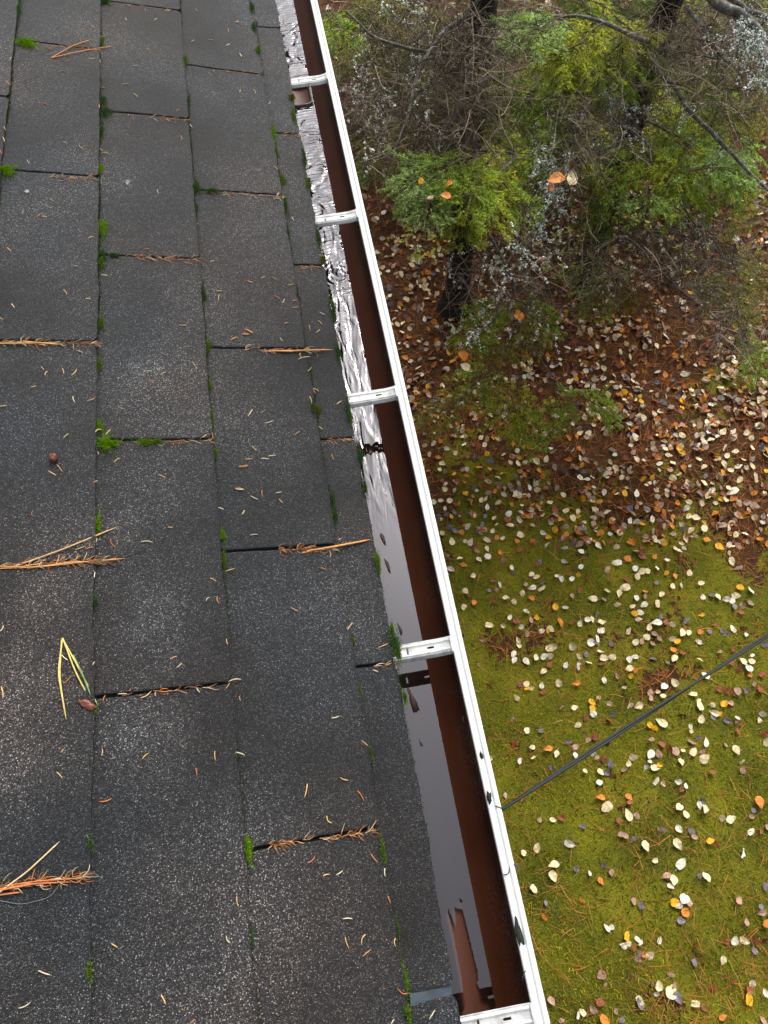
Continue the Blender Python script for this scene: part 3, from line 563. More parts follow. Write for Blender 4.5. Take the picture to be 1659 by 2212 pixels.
ISL = [src(690, 965), src(710, 985), src(706, 1005), src(688, 1000), src(682, 980)]; ISW = [on_z(x, y, ZW)[:2] for x, y in ISL]
def inside(p, poly):
    c_ = False
    for i_ in range(len(poly)):
        a_, b_ = poly[i_], poly[i_-1]
        if (a_[1] > p[1]) != (b_[1] > p[1]) and p[0] < (b_[0]-a_[0])*(p[1]-a_[1])/(b_[1]-a_[1])+a_[0]: c_ = not c_
    return c_
ysw = np.unique(np.concatenate([np.linspace(VMIN+.05, -.25, 40), np.linspace(-.25, .10, 560), np.linspace(.10, VMAX-.05, 260)])); xsw = np.linspace(XC-hwx+.0003, XC+hwx-.0003, 90)
V = np.array([(x+.0006*nz(x*90, y*90, 1) if 0 else x, y, ZW) for y in ysw for x in xsw]); Q = grid_faces(len(ysw), len(xsw))[:, ::-1]
cc_ = V[Q].mean(1); keep = np.ones(len(Q), bool)
for q in range(len(Q)):
    x, y = cc_[q, 0], cc_[q, 1]
    if -.25 < y < .10:
        p = (x+.0005*nz(x, y, 250, 5), y+.0008*nz(x, y, 200, 6))
        if inside(p, FKW) or inside(p, ISW): keep[q] = False
    if abs(x-ocx) < .0200*S and abs(y-ocy) < .036*S: keep[q] = False
tag(add('water', mesh('water', V-GP, Q[keep], M_WATER, True), None, GP), kind='structure')

# ------------------------------------------------------------------ twigs, needles and foliage helpers
def curve_pts(p0, d, L, n_=6, bend=.35, rg=rng, droop=0.):
    p = [np.array(p0, float)]; d = np.array(d, float); d /= np.linalg.norm(d)
    dd = rg.normal(size=3)*bend
    for _ in range(n_-1):
        d = d+dd/(n_-1)+rg.normal(size=3)*bend*.25/(n_-1)+np.array([0, 0, -droop/(n_-1)]); d /= np.linalg.norm(d); p.append(p[-1]+d*L/(n_-1))
    return np.array(p)
def needles(A, B, per_m, L, Wd, spread, col, acc_):
    """needles along segments A->B (arrays), leaning forward, all round the twig"""
    A = np.asarray(A); B = np.asarray(B); ln = np.linalg.norm(B-A, axis=1); k = np.maximum(1, (ln*per_m).astype(int)); idx = np.repeat(np.arange(len(A)), k); n_ = len(idx)
    t_ = rng.random((n_, 1)); P_ = A[idx]*(1-t_)+B[idx]*t_; ax = ((B-A)/(ln[:, None]+1e-9))[idx]
    r_ = rng.normal(size=(n_, 3)); r_[:, 2] += .35; r_ -= ax*(r_*ax).sum(1)[:, None]; r_ /= np.linalg.norm(r_, axis=1)[:, None]
    sf_ = rng.uniform(.5, 1.5, (len(A), 1))[idx]; sp_ = rng.uniform(*spread, (n_, 1)); d = ax*np.cos(sp_)+r_*np.sin(sp_); LL = L*rng.uniform(.6, 1.2, (n_, 1))
    s = np.cross(d, rng.normal(size=(n_, 3))); s /= np.linalg.norm(s, axis=1)[:, None]; s *= Wd/2
    m_ = P_+d*LL*.55; V = np.stack([P_, m_+s, P_+d*LL, m_-s], 1).reshape(-1, 3)
    Q = np.arange(n_*4).reshape(-1, 4); cc = (np.asarray(col[0])+(np.asarray(col[1])-np.asarray(col[0]))*rng.random((n_, 1)))*rng.uniform(.7, 1.3, (n_, 1))*sf_
    acc_.add(V, Q, np.repeat(cc, 4, 0))
GREENS = {'mid': ((.14, .25, .016), (.48, .62, .070)), 'blue': ((.16, .28, .07), (.52, .68, .24)), 'yel': ((.23, .30, .010), (.68, .70, .070)), 'dark': ((.06, .12, .012), (.24, .34, .040)), 'olive': ((.15, .17, .015), (.50, .48, .055)), 'rust': ((.16, .07, .015), (.40, .18, .03))}
def spray(P0, P1, width, tone, fol, wood, dens_=1., nl=.0125, droop=.25, r0=.004):
    """a flat, drooping branch tip: axis, side twigs, side twiglets, needles on all"""
    P0 = np.array(P0, float); P1 = np.array(P1, float); ax = P1-P0; L = np.linalg.norm(ax); ax /= L
    up = np.array([0, 0, 1.]); side = np.cross(ax, up); side /= np.linalg.norm(side)+1e-9
    n_ = 9; pts = np.array([P0+(P1-P0)*t_+side*.04*L*math.sin(3*t_+P0[0]*9)+up*(.10*L*math.sin(PI*t_)) for t_ in np.linspace(0, 1, n_)])
    v, q = tube(pts, np.linspace(r0, .0012, n_), 5); wood.add(v, q, (.10, .075, .05))
    sa, sb = list(pts[3:-1]), list(pts[4:]); ns = int(L/.018*dens_)
    for s_ in range(ns):
        t_ = .08+.92*(s_+rng.random())/ns; p = P0+(P1-P0)*t_+side*.04*L*math.sin(3*t_+P0[0]*9)+up*(.10*L*math.sin(PI*t_)); sg = 1 if s_ % 2 else -1
        wl = width*.62*(1-.5*t_)*(.45+.9*min(1, t_*2.2))*rng.uniform(.55, 1.15)*(1.1 if t_ < .9 else .6)
        d = ax*rng.uniform(.5, 1.)+side*sg+up*rng.normal(0, .10); tw = curve_pts(p, d, wl, 6, .3, rng, droop)
        v, q = tube(tw, np.linspace(.0016, .0008, 6), 3); wood.add(v, q, (.11, .085, .045))
        sa += list(tw[1:-1]); sb += list(tw[2:])
        for t2 in range(int(wl/.019*dens_)):
            f_ = rng.uniform(.15, .95); i_ = min(int(f_*5), 4); pp = tw[i_]+(tw[i_+1]-tw[i_])*(f_*5-i_); dd = (tw[i_+1]-tw[i_]); dd /= np.linalg.norm(dd)
            sd_ = np.cross(dd, up)*(1 if t2 % 2 else -1); tl_ = rng.uniform(.02, .055)*(1.2-f_*.6); t3_ = curve_pts(pp, dd+sd_*.9+up*rng.normal(0, .12), tl_, 3, .2, rng, droop)
            sa += list(t3_[:-1]); sb += list(t3_[1:])
    needles(sa, sb, 780*dens_, nl, .0024, (.35, .95), GREENS[tone], fol)
def dead(px, py, z, n_, spreadpx, L, acc_, dirw=None, col=(.12, .096, .070), r0=.0013, sub=3):
    for _ in range(int(n_*2.2)):
        x, y = px+rng.normal()*spreadpx[0], py+rng.normal()*spreadpx[1]
        p = on_z(x, y, z+rng.normal()*.16); d = rng.normal(size=3); d[2] = d[2]*.5-.35
        if dirw is not None: d = d+np.array(dirw)
        ln = L*rng.uniform(.4, 1.3); c_ = curve_pts(p, d, ln, 7, .9, rng); cc = np.array(col)*(.3+3.0*rng.random()**2.2)
        v, q = tube(c_, np.linspace(r0*rng.uniform(.8, 1.6), .0006, 7), 3); acc_.add(v, q, cc)
        for _s in range(sub):
            i_ = rng.integers(1, 6); s_ = curve_pts(c_[i_], rng.normal(size=3), ln*rng.uniform(.15, .45), 4, .7, rng); v, q = tube(s_, np.linspace(.0009, .0005, 4), 3); acc_.add(v, q, cc)
def lichen(pts_px, z, n_, sp, size, acc_, zs=.06, wood=None):
    pts_px = np.array(pts_px, float); k = len(pts_px)
    for _ in range(n_):
        t_ = rng.random()*(k-1); i_ = int(t_); i_ = min(i_, k-2); q0 = pts_px[i_]+(pts_px[i_+1]-pts_px[i_])*(t_-i_)+rng.normal(size=2)*sp
        if _ % 7: continue
        p = on_z(q0[0], q0[1], z+rng.normal()*zs); d_ = rng.normal(size=3)*.55+np.array([-.1, -.75, -.5]); c_ = curve_pts(p, d_, rng.uniform(.05, .15), 9, .8, rng)
        if wood is not None: v_, q_ = tube(c_, np.linspace(.0018, .0007, 9), 3); wood.add(v_, q_, (.13, .12, .10))
        for cp in c_:
            if rng.random() < .85: lichen_tuft(cp+rng.normal(size=3)*.0015, size*.85*rng.uniform(.35, 1.5), acc_)
def lichen_tuft(p, s, acc_):
    m_ = 5; base = np.array([.76, .90, .78])*rng.uniform(.7, 1.25)+rng.normal(size=3)*.015
    for _ in range(m_):
        o_ = rng.normal(size=3)*s*.42; nrm = rng.normal(size=3); nrm[2] += 1.2; nrm /= np.linalg.norm(nrm); a_ = np.cross(nrm, rng.normal(size=3)); a_ /= np.linalg.norm(a_); b_ = np.cross(nrm, a_)
        an = np.sort(rng.uniform(0, 2*PI, 7)); rr = s*rng.uniform(.25, .7, 7); V = p+o_+rr[:, None]*(np.cos(an)[:, None]*a_+np.sin(an)[:, None]*b_)+nrm*rng.normal(size=(7, 1))*s*.12
        V = np.concatenate([[p+o_+nrm*s*.12], V]); T = np.array([(0, 1+i_, 1+(i_+1) % 7) for i_ in range(7)]); acc_.add(V, T, base.clip(.1, .9))
def branch(pxs, z0, z1, r0, r1, out_, ns=8):
    P = [on_z(x, y, z0+(z1-z0)*i/(len(pxs)-1)) for i, (x, y) in enumerate(pxs)]; P = np.array(P)
    t_ = np.linspace(0, len(P)-1, 6*(len(P)-1)+1); Pi = np.stack([np.interp(t_, np.arange(len(P)), P[:, a_]) for a_ in range(3)], 1)
    for _ in range(3): Pi[1:-1] = (Pi[:-2]+2*Pi[1:-1]+Pi[2:])/4
    Pi += np.stack([smooth1(len(Pi), 3)*.003 for _ in range(3)], 1); v, q = tube(Pi, np.linspace(r0, r1, len(Pi)), ns); out_.append((v, q)); return Pi
def trunk(B, top, r0, r1, leanx=0, leany=0):
    r0 *= .92
    n_ = 60; z = np.linspace(GZ-.1, top, n_); t_ = (z-z[0])/(z[-1]-z[0]); an = np.arange(20)*2*PI/20; V = []
    for zi, ti in zip(z, t_):
        r_ = (r0+(r1-r0)*ti)*(1+.5*math.exp(-(zi-GZ)/.12)*(1))
        V += [(B[0]+leanx*ti+r_*math.cos(a_)*(1+.13*MN.noise(Vector((math.cos(a_)*2, math.sin(a_)*2, zi*3)))), B[1]+leany*ti+r_*math.sin(a_)*(1+.13*MN.noise(Vector((math.cos(a_)*2, math.sin(a_)*2, zi*3+5)))), zi) for a_ in an]
    i = np.arange(n_-1)[:, None]*20; j = np.arange(20)[None]; Q = np.stack([(i+j).ravel(), (i+(j+1) % 20).ravel(), (i+20+(j+1) % 20).ravel(), (i+20+j).ravel()], 1); return np.array(V), Q
def upper_crown(B, z0, z1, R_, acc_f, acc_w, n_=26):
    """the tree above the picture: whorls of long drooping sprays"""
    for i_ in range(n_):
        z = z0+(z1-z0)*(i_+.5)/n_; a_ = i_*2.4; rr = R_*(1-(z-z0)/(z1-z0)*.8)*rng.uniform(.7, 1.1)
        p0 = np.array([B[0], B[1], z]); p1 = p0+np.array([math.cos(a_)*rr, math.sin(a_)*rr, -.35*rr]); pts = [p0+(p1-p0)*t_+np.array([0, 0, .1*rr*math.sin(PI*t_)]) for t_ in np.linspace(0, 1, 6)]
        v, q = tube(pts, np.linspace(.014, .003, 6), 5); acc_w.add(v, q, (.08, .07, .055)); sa, sb = [], []
        for k_ in range(12):
            t_ = .25+.75*k_/12; p = p0+(p1-p0)*t_; d = (p1-p0)/rr+np.array([-math.sin(a_), math.cos(a_), 0])*(1 if k_ % 2 else -1)*1.2; tw = curve_pts(p, d, .42*rr*(1.15-t_), 5, .3, rng, .7); sa += list(tw[:-1]); sb += list(tw[1:])
        sa += pts[2:-1]; sb += pts[3:]; needles(sa, sb, 260, .05, .010, (.4, 1.2), GREENS['dark'], acc_f)
def tree(name, label, B, top, r0, r1, build, crown=None, lean=(0, 0)):
    root = empty(name, (B[0], B[1], GZ)); off = np.array([B[0], B[1], GZ]); tag(root, label, 'tree', None)
    V, Q = trunk(B, top, r0, r1, *lean); part('trunk', V, Q, M_BARK, root, True, off)
    A = {'branch': [], 'twigs_and_limbs': Acc(), 'foliage': Acc(), 'lichen': Acc()}
    build(A)
    if crown: upper_crown(B, crown[0], crown[1], crown[2], A['foliage'], A['twigs_and_limbs'], crown[3])  # living crown limbs and spray wood share the dead twig mesh
    mats = {'branch': M_BRAN, 'twigs_and_limbs': M_TWIG, 'foliage': M_GREEN, 'lichen': M_LICH}
    for v, q in A.pop('branch'): add('branch', mesh('branch', v-off, q, M_BRAN, True), root)
    for k_, ac in A.items():
        if ac.n:
            me = ac.mesh(k_, mats[k_], k_ == 'branch'); co_ = np.empty(len(me.vertices)*3, np.float32); me.vertices.foreach_get('co', co_); me.vertices.foreach_set('co', (co_.reshape(-1, 3)-off).astype(np.float32).ravel()); me.update(); o = add(k_, me, root)
            if k_ in ('twigs_and_limbs', 'foliage', 'lichen'): o['kind'] = 'stuff'
    return root
def SPR(A, x0, y0, x1, y1, z0, z1, wpx, tone, **kw):
    for k_ in range(2):
        j_ = rng.normal(size=4)*(0 if k_ == 0 else 17); a_, b_ = on_z(x0+j_[0], y0+j_[1], z0-.05*k_), on_z(x1+j_[2], y1+j_[3], z1-.05*k_); wd = wpx*np.linalg.norm((a_+b_)/2-CAM)/1557; spray(a_, b_, wd, tone, A['foliage'], A['twigs_and_limbs'], **kw)
T1 = on_z(985, 662, GZ); T2 = on_z(1265, 602, GZ)
def b1(A):
    br = A['branch']
    branch([(1050, 20), (960, 60), (900, 160), (880, 250), (850, 330)], -.75, -1.0, .012, .004, br)
    branch([(1030, 120), (900, 110), (800, 80), (745, 20)], -.9, -.7, .010, .004, br)
    branch([(1040, 60), (1000, 200), (960, 310), (900, 330)], -.8, -1.1, .010, .003, br)
    branch([(1020, 330), (1130, 330), (1050, 400), (970, 440), (900, 430)], -1.15, -.95, .008, .003, br)
    branch([(1010, 440), (1090, 560), (1120, 640), (1060, 700)], -1.2, -1.6, .008, .003, br)
    branch([(1010, 500), (1060, 600), (1120, 700), (1180, 800), (1260, 900)], -1.5, -2.1, .007, .002, br)
    branch([(990, 600), (1070, 690), (1050, 800)], -1.7, -2.1, .007, .002, br)
    for x, y, z, n_, sx_, sy_ in ((850, 110, -.95, 170, 70, 70), (960, 150, -1.1, 200, 60, 80), (900, 280, -1.2, 200, 70, 50), (1000, 300, -1.25, 120, 60, 50), (800, 260, -1.1, 130, 30, 60), (1130, 60, -1.1, 90, 40, 60), (1010, 560, -1.6, 30, 45, 70), (1120, 560, -1.5, 110, 50, 60), (880, 40, -1.0, 90, 70, 30), (1030, 90, -.85, 230, 40, 60), (1010, 220, -1.0, 140, 40, 50), (1100, 700, -1.9, 60, 60, 50)):
        dead(x, y, z, n_, (sx_, sy_), .21, A['twigs_and_limbs'])
    for a_ in ((715, 20, 750, 105, -.7, -.75, 70, 'mid'), (1010, 350, 870, 420, -1.0, -.95, 110, 'blue'), (1060, 350, 1000, 470, -1.0, -1.0, 130, 'mid'), (980, 340, 1090, 430, -1.0, -1.1, 140, 'yel'), (1080, 380, 1130, 470, -1.05, -1.15, 90, 'mid'), (930, 400, 920, 490, -.98, -1.0, 90, 'blue'), (1000, 430, 1000, 510, -1.05, -1.15, 90, 'mid'),
               (1040, 340, 930, 395, -1.0, -.95, 120, 'mid'), (960, 360, 880, 470, -1.0, -1.05, 90, 'blue'), (1050, 410, 1060, 500, -1.0, -1.1, 110, 'yel'), (1000, 340, 1010, 420, -.98, -1., 120, 'yel'),
               (1100, 640, 1010, 740, -1.7, -1.8, 100, 'mid'), (1150, 640, 1060, 780, -1.75, -1.9, 120, 'olive'), (1120, 650, 1200, 720, -1.8, -1.9, 90, 'mid'),
               (1080, 780, 1000, 860, -2.1, -2.2, 120, 'mid'), (1130, 800, 1080, 930, -2.1, -2.25, 130, 'yel'), (1180, 820, 1220, 900, -2.1, -2.25, 110, 'mid'), (1000, 860, 930, 930, -2.2, -2.3, 90, 'olive'), (1250, 860, 1330, 900, -2.15, -2.3, 80, 'mid'), (1100, 880, 1180, 950, -2.2, -2.3, 100, 'mid'), (1000, 20, 1060, 90, -1.0, -1.1, 90, 'olive'), (940, 10, 960, 80, -1.3, -1.5, 110, 'olive'), (780, 20, 850, 60, -1.6, -1.8, 110, 'olive'), (900, 20, 850, 90, -1.7, -1.9, 110, 'olive')):
        SPR(A, *a_)
    for _ in range(40):  # low dark sprays added to deepen the gaps between the boughs
        x, y = rng.uniform(760, 1130), rng.uniform(-20, 330); an = rng.uniform(.3, 2.8); SPR(A, x, y, x+90*math.cos(an), y+70*math.sin(an), -2.1, -2.25, 130, 'dark')
    for _ in range(22):
        x, y = rng.uniform(770, 1130), rng.uniform(-10, 300); an = rng.uniform(.3, 2.8); SPR(A, x, y, x+95*math.cos(an), y+80*math.sin(an), -1.75, -1.9, 110, random.choice(['olive', 'dark', 'olive', 'mid']))
    for pts, z, n_, sp_, sz in (([(780, 60), (790, 110), (760, 190), (800, 240), (830, 160), (790, 330)], -.95, 250, 9, .007), ([(905, 0), (915, 60), (890, 110), (905, 190), (925, 250), (950, 300)], -1.0, 260, 8, .0075), ([(800, 90), (850, 60), (950, 200), (920, 120)], -1.1, 90, 20, .006), ([(770, 180), (820, 210), (840, 330)], -1.0, 90, 12, .007), ([(860, 300), (960, 330), (900, 250)], -1.1, 70, 14, .006), ([(1190, 380), (1150, 450), (1100, 520), (1060, 600)], -1.3, 420, 17, .0075), ([(1210, 430), (1180, 500), (1120, 540)], -1.3, 220, 22, .0075), ([(1080, 580), (1060, 650), (1040, 700), (1000, 690)], -1.6, 130, 12, .007), ([(1150, 600), (1120, 660), (1180, 690)], -1.6, 110, 22, .006), ([(960, 560), (1030, 555)], -1.5, 30, 8, .007), ([(880, 0), (840, 10), (800, 0)], -.9, 60, 8, .007)):
        lichen(pts, z, int(n_*.95), sp_, sz, A['lichen'], .06, A['twigs_and_limbs'])
def b2(A):
    br = A['branch']
    branch([(1400, 100), (1421, 147), (1451, 183), (1488, 235), (1534, 284), (1580, 330), (1610, 364), (1660, 410)], -.9, -1.1, .013, .007, br)
    branch([(1405, 90), (1290, 40), (1200, 35), (1100, 60)], -.8, -.8, .010, .003, br)
    branch([(1381, 100), (1385, 170), (1390, 214)], -.9, -1.1, .009, .006, br)
    branch([(1390, 180), (1305, 241), (1340, 270), (1393, 302), (1410, 350)], -1.0, -1.1, .007, .004, br)
    branch([(1280, 540), (1341, 504), (1396, 550), (1442, 602), (1488, 645), (1560, 700), (1640, 770)], -1.6, -1.7, .010, .003, br)
    branch([(1390, 320), (1476, 443), (1513, 504), (1531, 580)], -1.2, -1.5, .007, .003, br)
    branch([(1370, 300), (1300, 330), (1215, 300), (1180, 330)], -1.2, -1.0, .008, .003, br)
    branch([(1350, 330), (1330, 420), (1340, 520)], -1.3, -1.5, .008, .003, br)
    branch([(1513, 504), (1570, 560), (1620, 600)], -1.4, -1.5, .005, .002, br)
    for x, y, z, n_, sx_, sy_ in ((1320, 250, -1.2, 170, 70, 50), (1230, 330, -1.2, 120, 45, 55), (1450, 60, -.9, 170, 90, 45), (1440, 130, -1.0, 100, 50, 40), (1540, 150, -1.0, 130, 60, 60), (1500, 500, -1.4, 90, 60, 50), (1400, 570, -1.6, 80, 60, 40), (1280, 570, -1.6, 100, 50, 60), (1560, 600, -1.5, 130, 50, 60), (1580, 700, -1.7, 90, 40, 50), (1230, 200, -1.2, 100, 50, 60)):
        dead(x, y, z, n_, (sx_, sy_), .21, A['twigs_and_limbs'])
    for a_ in ((1230, 30, 1130, 110, -.8, -.8, 130, 'blue'), (1300, 50, 1240, 130, -.8, -.85, 140, 'yel'), (1350, 60, 1330, 170, -.82, -.95, 130, 'mid'), (1260, 90, 1180, 150, -.8, -.9, 130, 'yel'), (1380, 90, 1430, 150, -.85, -1.0, 110, 'mid'), (1220, 110, 1220, 200, -.9, -1.0, 130, 'mid'), (1300, 120, 1290, 200, -.9, -1.0, 120, 'dark'), (1180, 70, 1120, 60, -.8, -.8, 80, 'mid'), (1330, 40, 1400, 110, -.8, -.9, 120, 'yel'), (1200, 40, 1270, 110, -.8, -.85, 130, 'yel'),
               (1110, 160, 1050, 230, -1.0, -1.05, 110, 'mid'), (1120, 190, 1070, 290, -1.0, -1.1, 100, 'mid'), (1060, 150, 1030, 250, -1.05, -1.1, 80, 'olive'), (1130, 260, 1200, 300, -1.0, -1.1, 90, 'mid'), (1200, 180, 1180, 260, -1.0, -1.1, 100, 'mid'),
               (1400, 260, 1480, 330, -1.1, -1.15, 150, 'mid'), (1460, 290, 1520, 380, -1.1, -1.15, 140, 'blue'), (1420, 300, 1380, 400, -1.1, -1.2, 150, 'yel'), (1400, 330, 1310, 400, -1.1, -1.2, 130, 'mid'), (1470, 370, 1620, 380, -1.1, -1.1, 110, 'blue'), (1440, 370, 1480, 450, -1.15, -1.2, 130, 'mid'), (1370, 390, 1290, 450, -1.15, -1.3, 120, 'dark'), (1400, 400, 1390, 460, -1.15, -1.2, 120, 'blue'), (1510, 340, 1600, 420, -1.1, -1.15, 110, 'mid'), (1500, 290, 1440, 400, -1.1, -1.15, 130, 'yel'), (1330, 400, 1280, 520, -1.3, -1.45, 100, 'dark'),
               (1440, 180, 1560, 250, -1.2, -1.25, 120, 'mid'), (1480, 220, 1620, 290, -1.25, -1.3, 120, 'olive'),
               (1290, 540, 1260, 620, -1.6, -1.7, 90, 'mid'), (1320, 560, 1330, 660, -1.6, -1.75, 90, 'olive'), (1340, 600, 1370, 670, -1.65, -1.8, 70, 'rust'), (1300, 600, 1290, 680, -1.7, -1.8, 80, 'mid'), (1560, 560, 1650, 600, -1.5, -1.55, 90, 'olive'), (1500, 620, 1620, 700, -1.6, -1.7, 90, 'olive'), (1590, 700, 1640, 830, -1.65, -1.75, 70, 'mid'), (1480, 620, 1560, 640, -1.7, -1.75, 60, 'mid'), (1600, 150, 1659, 210, -1.2, -1.3, 90, 'olive'), (1640, 470, 1570, 500, -1.4, -1.5, 70, 'olive')):
        SPR(A, *a_)
    for _ in range(40):  # extra dark sprays put in low down so the gaps go black
        x, y = rng.uniform(1130, 1560), rng.uniform(-20, 360); an = rng.uniform(.3, 2.8); SPR(A, x, y, x+90*math.cos(an), y+70*math.sin(an), -2.0, -2.2, 130, 'dark')
    for _ in range(38):
        x, y = rng.uniform(1130, 1640), rng.uniform(-10, 330); an = rng.uniform(.3, 2.8); SPR(A, x, y, x+100*math.cos(an), y+80*math.sin(an), -1.6, -1.8, 120, random.choice(['olive', 'dark', 'mid', 'mid', 'yel']))
    for pts, z, n_, sp_, sz in (([(1175, 230), (1180, 290), (1200, 350)], -1.1, 230, 13, .0075), ([(1200, 300), (1170, 340), (1190, 400)], -1.1, 160, 16, .0075), ([(1280, 205), (1340, 222), (1400, 230)], -1.05, 130, 5, .007), ([(1340, 205), (1350, 260), (1365, 280)], -1.1, 60, 6, .006), ([(1392, 300), (1396, 320)], -1.08, 26, 3, .007), ([(1320, 265), (1360, 285)], -1.1, 30, 8, .007), ([(1285, 290), (1300, 330)], -1.15, 60, 9, .007), ([(1430, 165), (1470, 215), (1490, 235)], -.95, 60, 5, .006), ([(1540, 290), (1600, 355)], -1.05, 30, 5, .006), ([(1500, 470), (1520, 540)], -1.35, 100, 9, .006), ([(1310, 590), (1270, 600)], -1.6, 50, 22, .006), ([(1180, 0), (1200, 60)], -1., 50, 8, .007)):
        lichen(pts, z, int(n_*.95), sp_, sz, A['lichen'], .03, A['twigs_and_limbs'])
tree('spruce_tree', 'dark trunked spruce nearest the gutter with lichen on its twigs and a green bough', T1, 5.0, .082, .004, b1, (1.3, 5.0, 1.15, 13))
tree('spruce_tree', 'spruce in the middle right with green boughs and a long bare lichen spotted limb', T2, 5.6, .075, .006, b2, (3.0, 6.0, .9, 18))
def b3(A):
    br = A['branch']
    branch([(1525, -20), (1560, 18), (1600, 40), (1617, 43), (1635, 70), (1650, 110), (1675, 190)], -.35, -.4, .017, .012, br, 10)
    branch([(1480, 10), (1507, 46), (1534, 92), (1580, 138), (1659, 185), (1720, 210)], -.8, -.9, .011, .007, br)
    branch([(1560, -20), (1610, 20), (1670, 45)], -.5, -.5, .010, .008, br)
    branch([(1590, 35), (1600, 80), (1580, 60)], -.4, -.45, .005, .002, br)
    for x, y, z, n_, sx_, sy_ in ((1600, 60, -.7, 120, 50, 60), (1630, 200, -1.0, 60, 40, 60), (1560, 30, -.9, 90, 60, 30)): dead(x, y, z, n_, (sx_, sy_), .14, A['twigs_and_limbs'])
    for pts, z, n_, sp_, sz in (([(1590, 45), (1620, 60), (1640, 90), (1655, 150)], -.36, 330, 8, .0055), ([(1610, 15), (1659, 40)], -.5, 80, 7, .006), ([(1580, 40), (1605, 75), (1640, 120)], -.4, 200, 10, .005), ([(1520, 70), (1545, 105)], -.82, 60, 5, .006), ([(1600, 150), (1659, 185)], -.85, 70, 5, .006)): lichen(pts, z, n_, sp_*.7, sz, A['lichen'], .015, A['twigs_and_limbs'])
    for a_ in ((1640, 230, 1600, 250, -1.2, -1.3, 60, 'dark'), (1630, 40, 1640, 0, -1.3, -1.3, 100, 'mid'), (1550, 20, 1510, -20, -1.3, -1.2, 100, 'mid')): SPR(A, *a_)
T3 = np.array([3.1, 3.0, GZ])
tree('spruce_tree', 'tree outside the top right corner with a thick grey limb crusted in lichen', T3, 5.5, .09, .03, b3, (2.6, 6.0, 1.0, 20))
# the wood's edge farther back, past the top of the picture
for k_, (x, y, h_) in enumerate(((3.2, 10.6, 4.), (4.6, 9.4, 5.), (6.2, 7.6, 5.5), (6.8, 5.0, 5.))):
    tree('spruce_tree', ['slim', 'tall', 'broad', 'high', 'bushy', 'distant'][k_]+' spruce standing at the wood edge beyond the lichen trees', np.array([x, y, GZ]), h_-.4, .10, .02, lambda A: None, (-1.6, h_, 1.5, 40))
# dark undergrowth floor between the trunks: low bilberry-like twigs
acc = Acc()
for _ in range(900):
    x, y = rng.uniform(700, 1659), rng.uniform(-20, 520)
    P = on_z(x, y, GZ); P[2] = gz(P[0], P[1]); c_ = curve_pts(P, (rng.normal()*.5, rng.normal()*.5, 1), rng.uniform(.08, .3), 5, .8); v, q = tube(c_, np.linspace(.0018, .0008, 5), 3); acc.add(v, q, np.array((.07, .055, .04))*rng.uniform(.5, 1.6))
tag(add('brush', acc.mesh('brush', M_TWIG)), 'thin bare brush growing from the litter under the spruces', 'undergrowth', None, 'stuff')
# yellow leaved saplings
def sapling(label, pxs, z, n_, tone, sz=.032):
    P0 = on_z(*pxs[0], z); base = np.array([P0[0], P0[1], gz(P0[0], P0[1])]); root = empty('sapling', base); tag(root, label, 'sapling', 'yellow leaved saplings under the spruces')
    A = Acc(); B = Acc()
    v, q = tube([base, base+(P0-base)*.5+np.array([.02, .01, 0]), P0], [.004, .003, .002], 5); A.add(v, q)
    for _ in range(n_):
        px = random.choice(pxs); p = on_z(px[0]+rng.normal()*14, px[1]+rng.normal()*11, z+rng.normal()*.06); v, q = tube([base+(P0-base)*rng.uniform(.5, 1), (p+P0)/2+rng.normal(size=3)*.01, p], .0010, 3); A.add(v, q)
        for _k in range(3):
            V, Q, T = LG[random.randrange(9)]; R_ = np.array(leaf_rot(rng.uniform(0, 6.3), rng.normal()*.4, rng.normal()*.4)); W = (V*np.array([1.25, .7, 1])*sz*rng.uniform(.6, 1.1)) @ R_.T+p+rng.normal(size=3)*.014
            B.V.append(W); B.Q.append(Q+B.n); B.T.append(T+B.n); B.n += len(V); B.C.append(np.tile(np.array(tone)*rng.uniform(.6, 1.2), (len(V), 1)))
    for nm, ac, mt in (('stem', A, M_BRAN), ('foliage', B, M_LEAF)):
        me = ac.mesh(nm, mt, True); co_ = np.empty(len(me.vertices)*3, np.float32); me.vertices.foreach_get('co', co_); me.vertices.foreach_set('co', (co_.reshape(-1, 3)-base).astype(np.float32).ravel()); me.update(); add(nm, me, root)
sapling('yellow leaved sapling below the big green bough on the right', [(1390, 455), (1360, 465), (1430, 465), (1460, 450), (1400, 490), (1430, 492)], -1.9, 16, (.50, .46, .04))
sapling('small yellow sapling between the right hand limbs', [(1480, 540), (1495, 555), (1470, 550), (1505, 530)], -2.0, 9, (.48, .46, .05))
sapling('pale green and yellow sapling close to the gutter', [(900, 525), (880, 515), (915, 550), (890, 545), (930, 545)], -1.9, 12, (.40, .42, .05))
sapling('dull green sapling at the foot of the second spruce', [(1190, 560), (1200, 575), (1230, 500), (1240, 530)], -1.9, 10, (.28, .33, .04))
